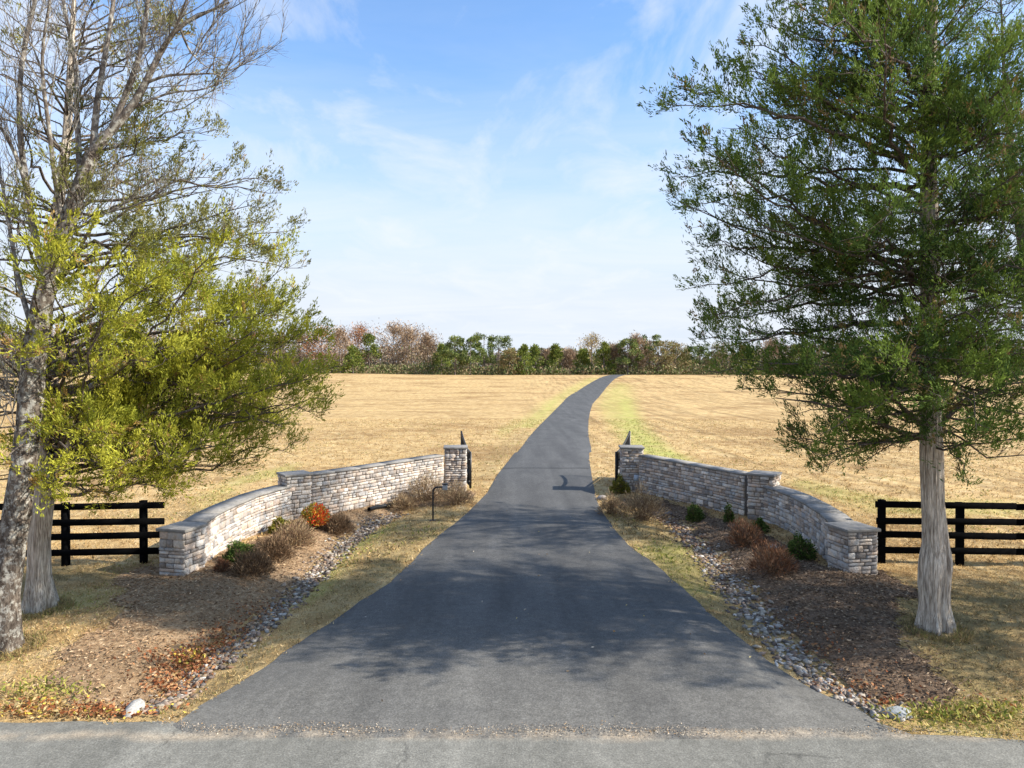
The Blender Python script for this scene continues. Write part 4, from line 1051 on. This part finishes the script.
# undergrowth hiding the trunks' feet along the crest
f=Acc(); n=60000; u=rng.uniform(-200,1250,n); D=rng.uniform(206,240,n); x=(u-512)/F*D
z=H(x,D)+rng.uniform(0,1,n)**1.3*(1.0+2.6*vnoise(x,D*0,.2,6)); c=np.array([(.14,.16,.06),(.28,.22,.13),(.20,.17,.09),(.10,.13,.045)])[rng.integers(0,4,n)]*rng.uniform(.7,1.2,(n,1))
k=(np.abs(x-np.interp(D,ys,(dl+dr)/2))>3)|(D>216)
f.kites(np.stack([x,D,z],1)[k],rng.normal(size=(k.sum(),3))*.6+np.array([0,0,.8]),rng.uniform(.5,1.0,k.sum()),rng.uniform(.25,.6,k.sum()),c[k])
tag(f.obj('undergrowth',M_far),'brushy undergrowth along the far edge of the field',None,kind='stuff')

# ------------------------------------------------------------ sky and sun
SEL=R(33); SAZ=R(-8)
Dv=Vector((math.cos(SEL)*math.cos(SAZ),math.cos(SEL)*math.sin(SAZ),math.sin(SEL)))
w=bpy.data.worlds.new('World'); scn.world=w; w.use_nodes=True; nt=w.node_tree
bg=nt.nodes['Background']; bg.inputs['Strength']  .default_value=.10
sky=N(nt,'ShaderNodeTexSky',sky_type='NISHITA'); sky.sun_disc=False; sky.sun_elevation=SEL; sky.sun_rotation=math.atan2(Dv.x,Dv.y)
sky.altitude=100; sky.air_density=1.0; sky.dust_density=.9; sky.ozone_density=1.6
tc=N(nt,'ShaderNodeTexCoord'); sx=N(nt,'ShaderNodeSeparateXYZ'); nt.links.new(tc.outputs['Generated'],sx.inputs[0])
# thin cirrus on a high plane
ad=N(nt,'ShaderNodeMath',operation='ADD'); ad.inputs[1].default_value=.10; nt.links.new(sx.outputs[2],ad.inputs[0])
dx=N(nt,'ShaderNodeMath',operation='DIVIDE'); nt.links.new(sx.outputs[0],dx.inputs[0]); nt.links.new(ad.outputs[0],dx.inputs[1])
dy=N(nt,'ShaderNodeMath',operation='DIVIDE'); nt.links.new(sx.outputs[1],dy.inputs[0]); nt.links.new(ad.outputs[0],dy.inputs[1])
cx=N(nt,'ShaderNodeCombineXYZ'); nt.links.new(dx.outputs[0],cx.inputs[0]); nt.links.new(dy.outputs[0],cx.inputs[1])
def wn(sc,rot,scale,det,rg,dist,loc=(0,0,0)):
    mp=N(nt,'ShaderNodeMapping'); mp.inputs['Scale'].default_value=sc; mp.inputs['Rotation'].default_value=(0,0,rot); mp.inputs['Location'].default_value=loc
    nt.links.new(cx.outputs[0],mp.inputs[0]); return noise(nt,mp.outputs[0],scale,det,rg,dist)
c1=ramp(nt,wn((1,.6,1),R(35),2.1,8,.6,.5,(9.9,3.5,0)),[(.43,0),(.70,1)])
c2=ramp(nt,wn((.35,1,1),R(-6),1.6,7,.6,.6,(.4,2.2,0)),[(.36,0),(.74,1)])
mx=N(nt,'ShaderNodeMath',operation='MAXIMUM'); nt.links.new(c1,mx.inputs[0])
el=N(nt,'ShaderNodeMapRange'); el.inputs[1].default_value=.55; el.inputs[2].default_value=.10; nt.links.new(sx.outputs[2],el.inputs[0])
m2=N(nt,'ShaderNodeMath',operation='MULTIPLY'); nt.links.new(c2,m2.inputs[0]); nt.links.new(el.outputs[0],m2.inputs[1]); nt.links.new(m2.outputs[0],mx.inputs[1])
m3=N(nt,'ShaderNodeMath',operation='MULTIPLY'); nt.links.new(mx.outputs[0],m3.inputs[0]); m3.inputs[1].default_value=.75
skyc=mix(nt,sky.outputs[0],(.95,1.30,1.58),1.0,'MULTIPLY')
hz=N(nt,'ShaderNodeMapRange',interpolation_type='SMOOTHSTEP'); hz.inputs[1].default_value=.45; hz.inputs[2].default_value=.08; hz.inputs[4].default_value=1.0; nt.links.new(sx.outputs[2],hz.inputs[0])
WH=(4.0,4.42,5.0)
s1=mix(nt,skyc,WH,hz.outputs[0]); s2=mix(nt,s1,(4.75,4.95,5.3),m3.outputs[0])
nt.links.new(s2,bg.inputs['Color'])
sl=bpy.data.lights.new('sun','SUN'); sl.energy=4.6; sl.angle=R(.5); sl.color=(1,.94,.84)
so=bpy.data.objects.new('sun',sl); COL.objects.link(so); so.rotation_euler=Dv.to_track_quat('Z','Y').to_euler(); so.location=(30,-5,30)

cam=bpy.data.cameras.new('camera'); co=bpy.data.objects.new('camera',cam); COL.objects.link(co); scn.camera=co
cam.sensor_width=36; cam.lens=F/1024*36; cam.clip_end=9000; cam.clip_start=.1
co.location=(0,0,CH); co.rotation_euler=(math.pi/2-PITCH,0,0)
vs=scn.view_settings; vs.view_transform='Standard'; vs.look='None'; vs.gamma=1; vs.exposure=1.0; vs.use_curve_mapping=False
scn.cycles.max_bounces=6; scn.cycles.transparent_max_bounces=4; scn.cycles.use_denoising=True
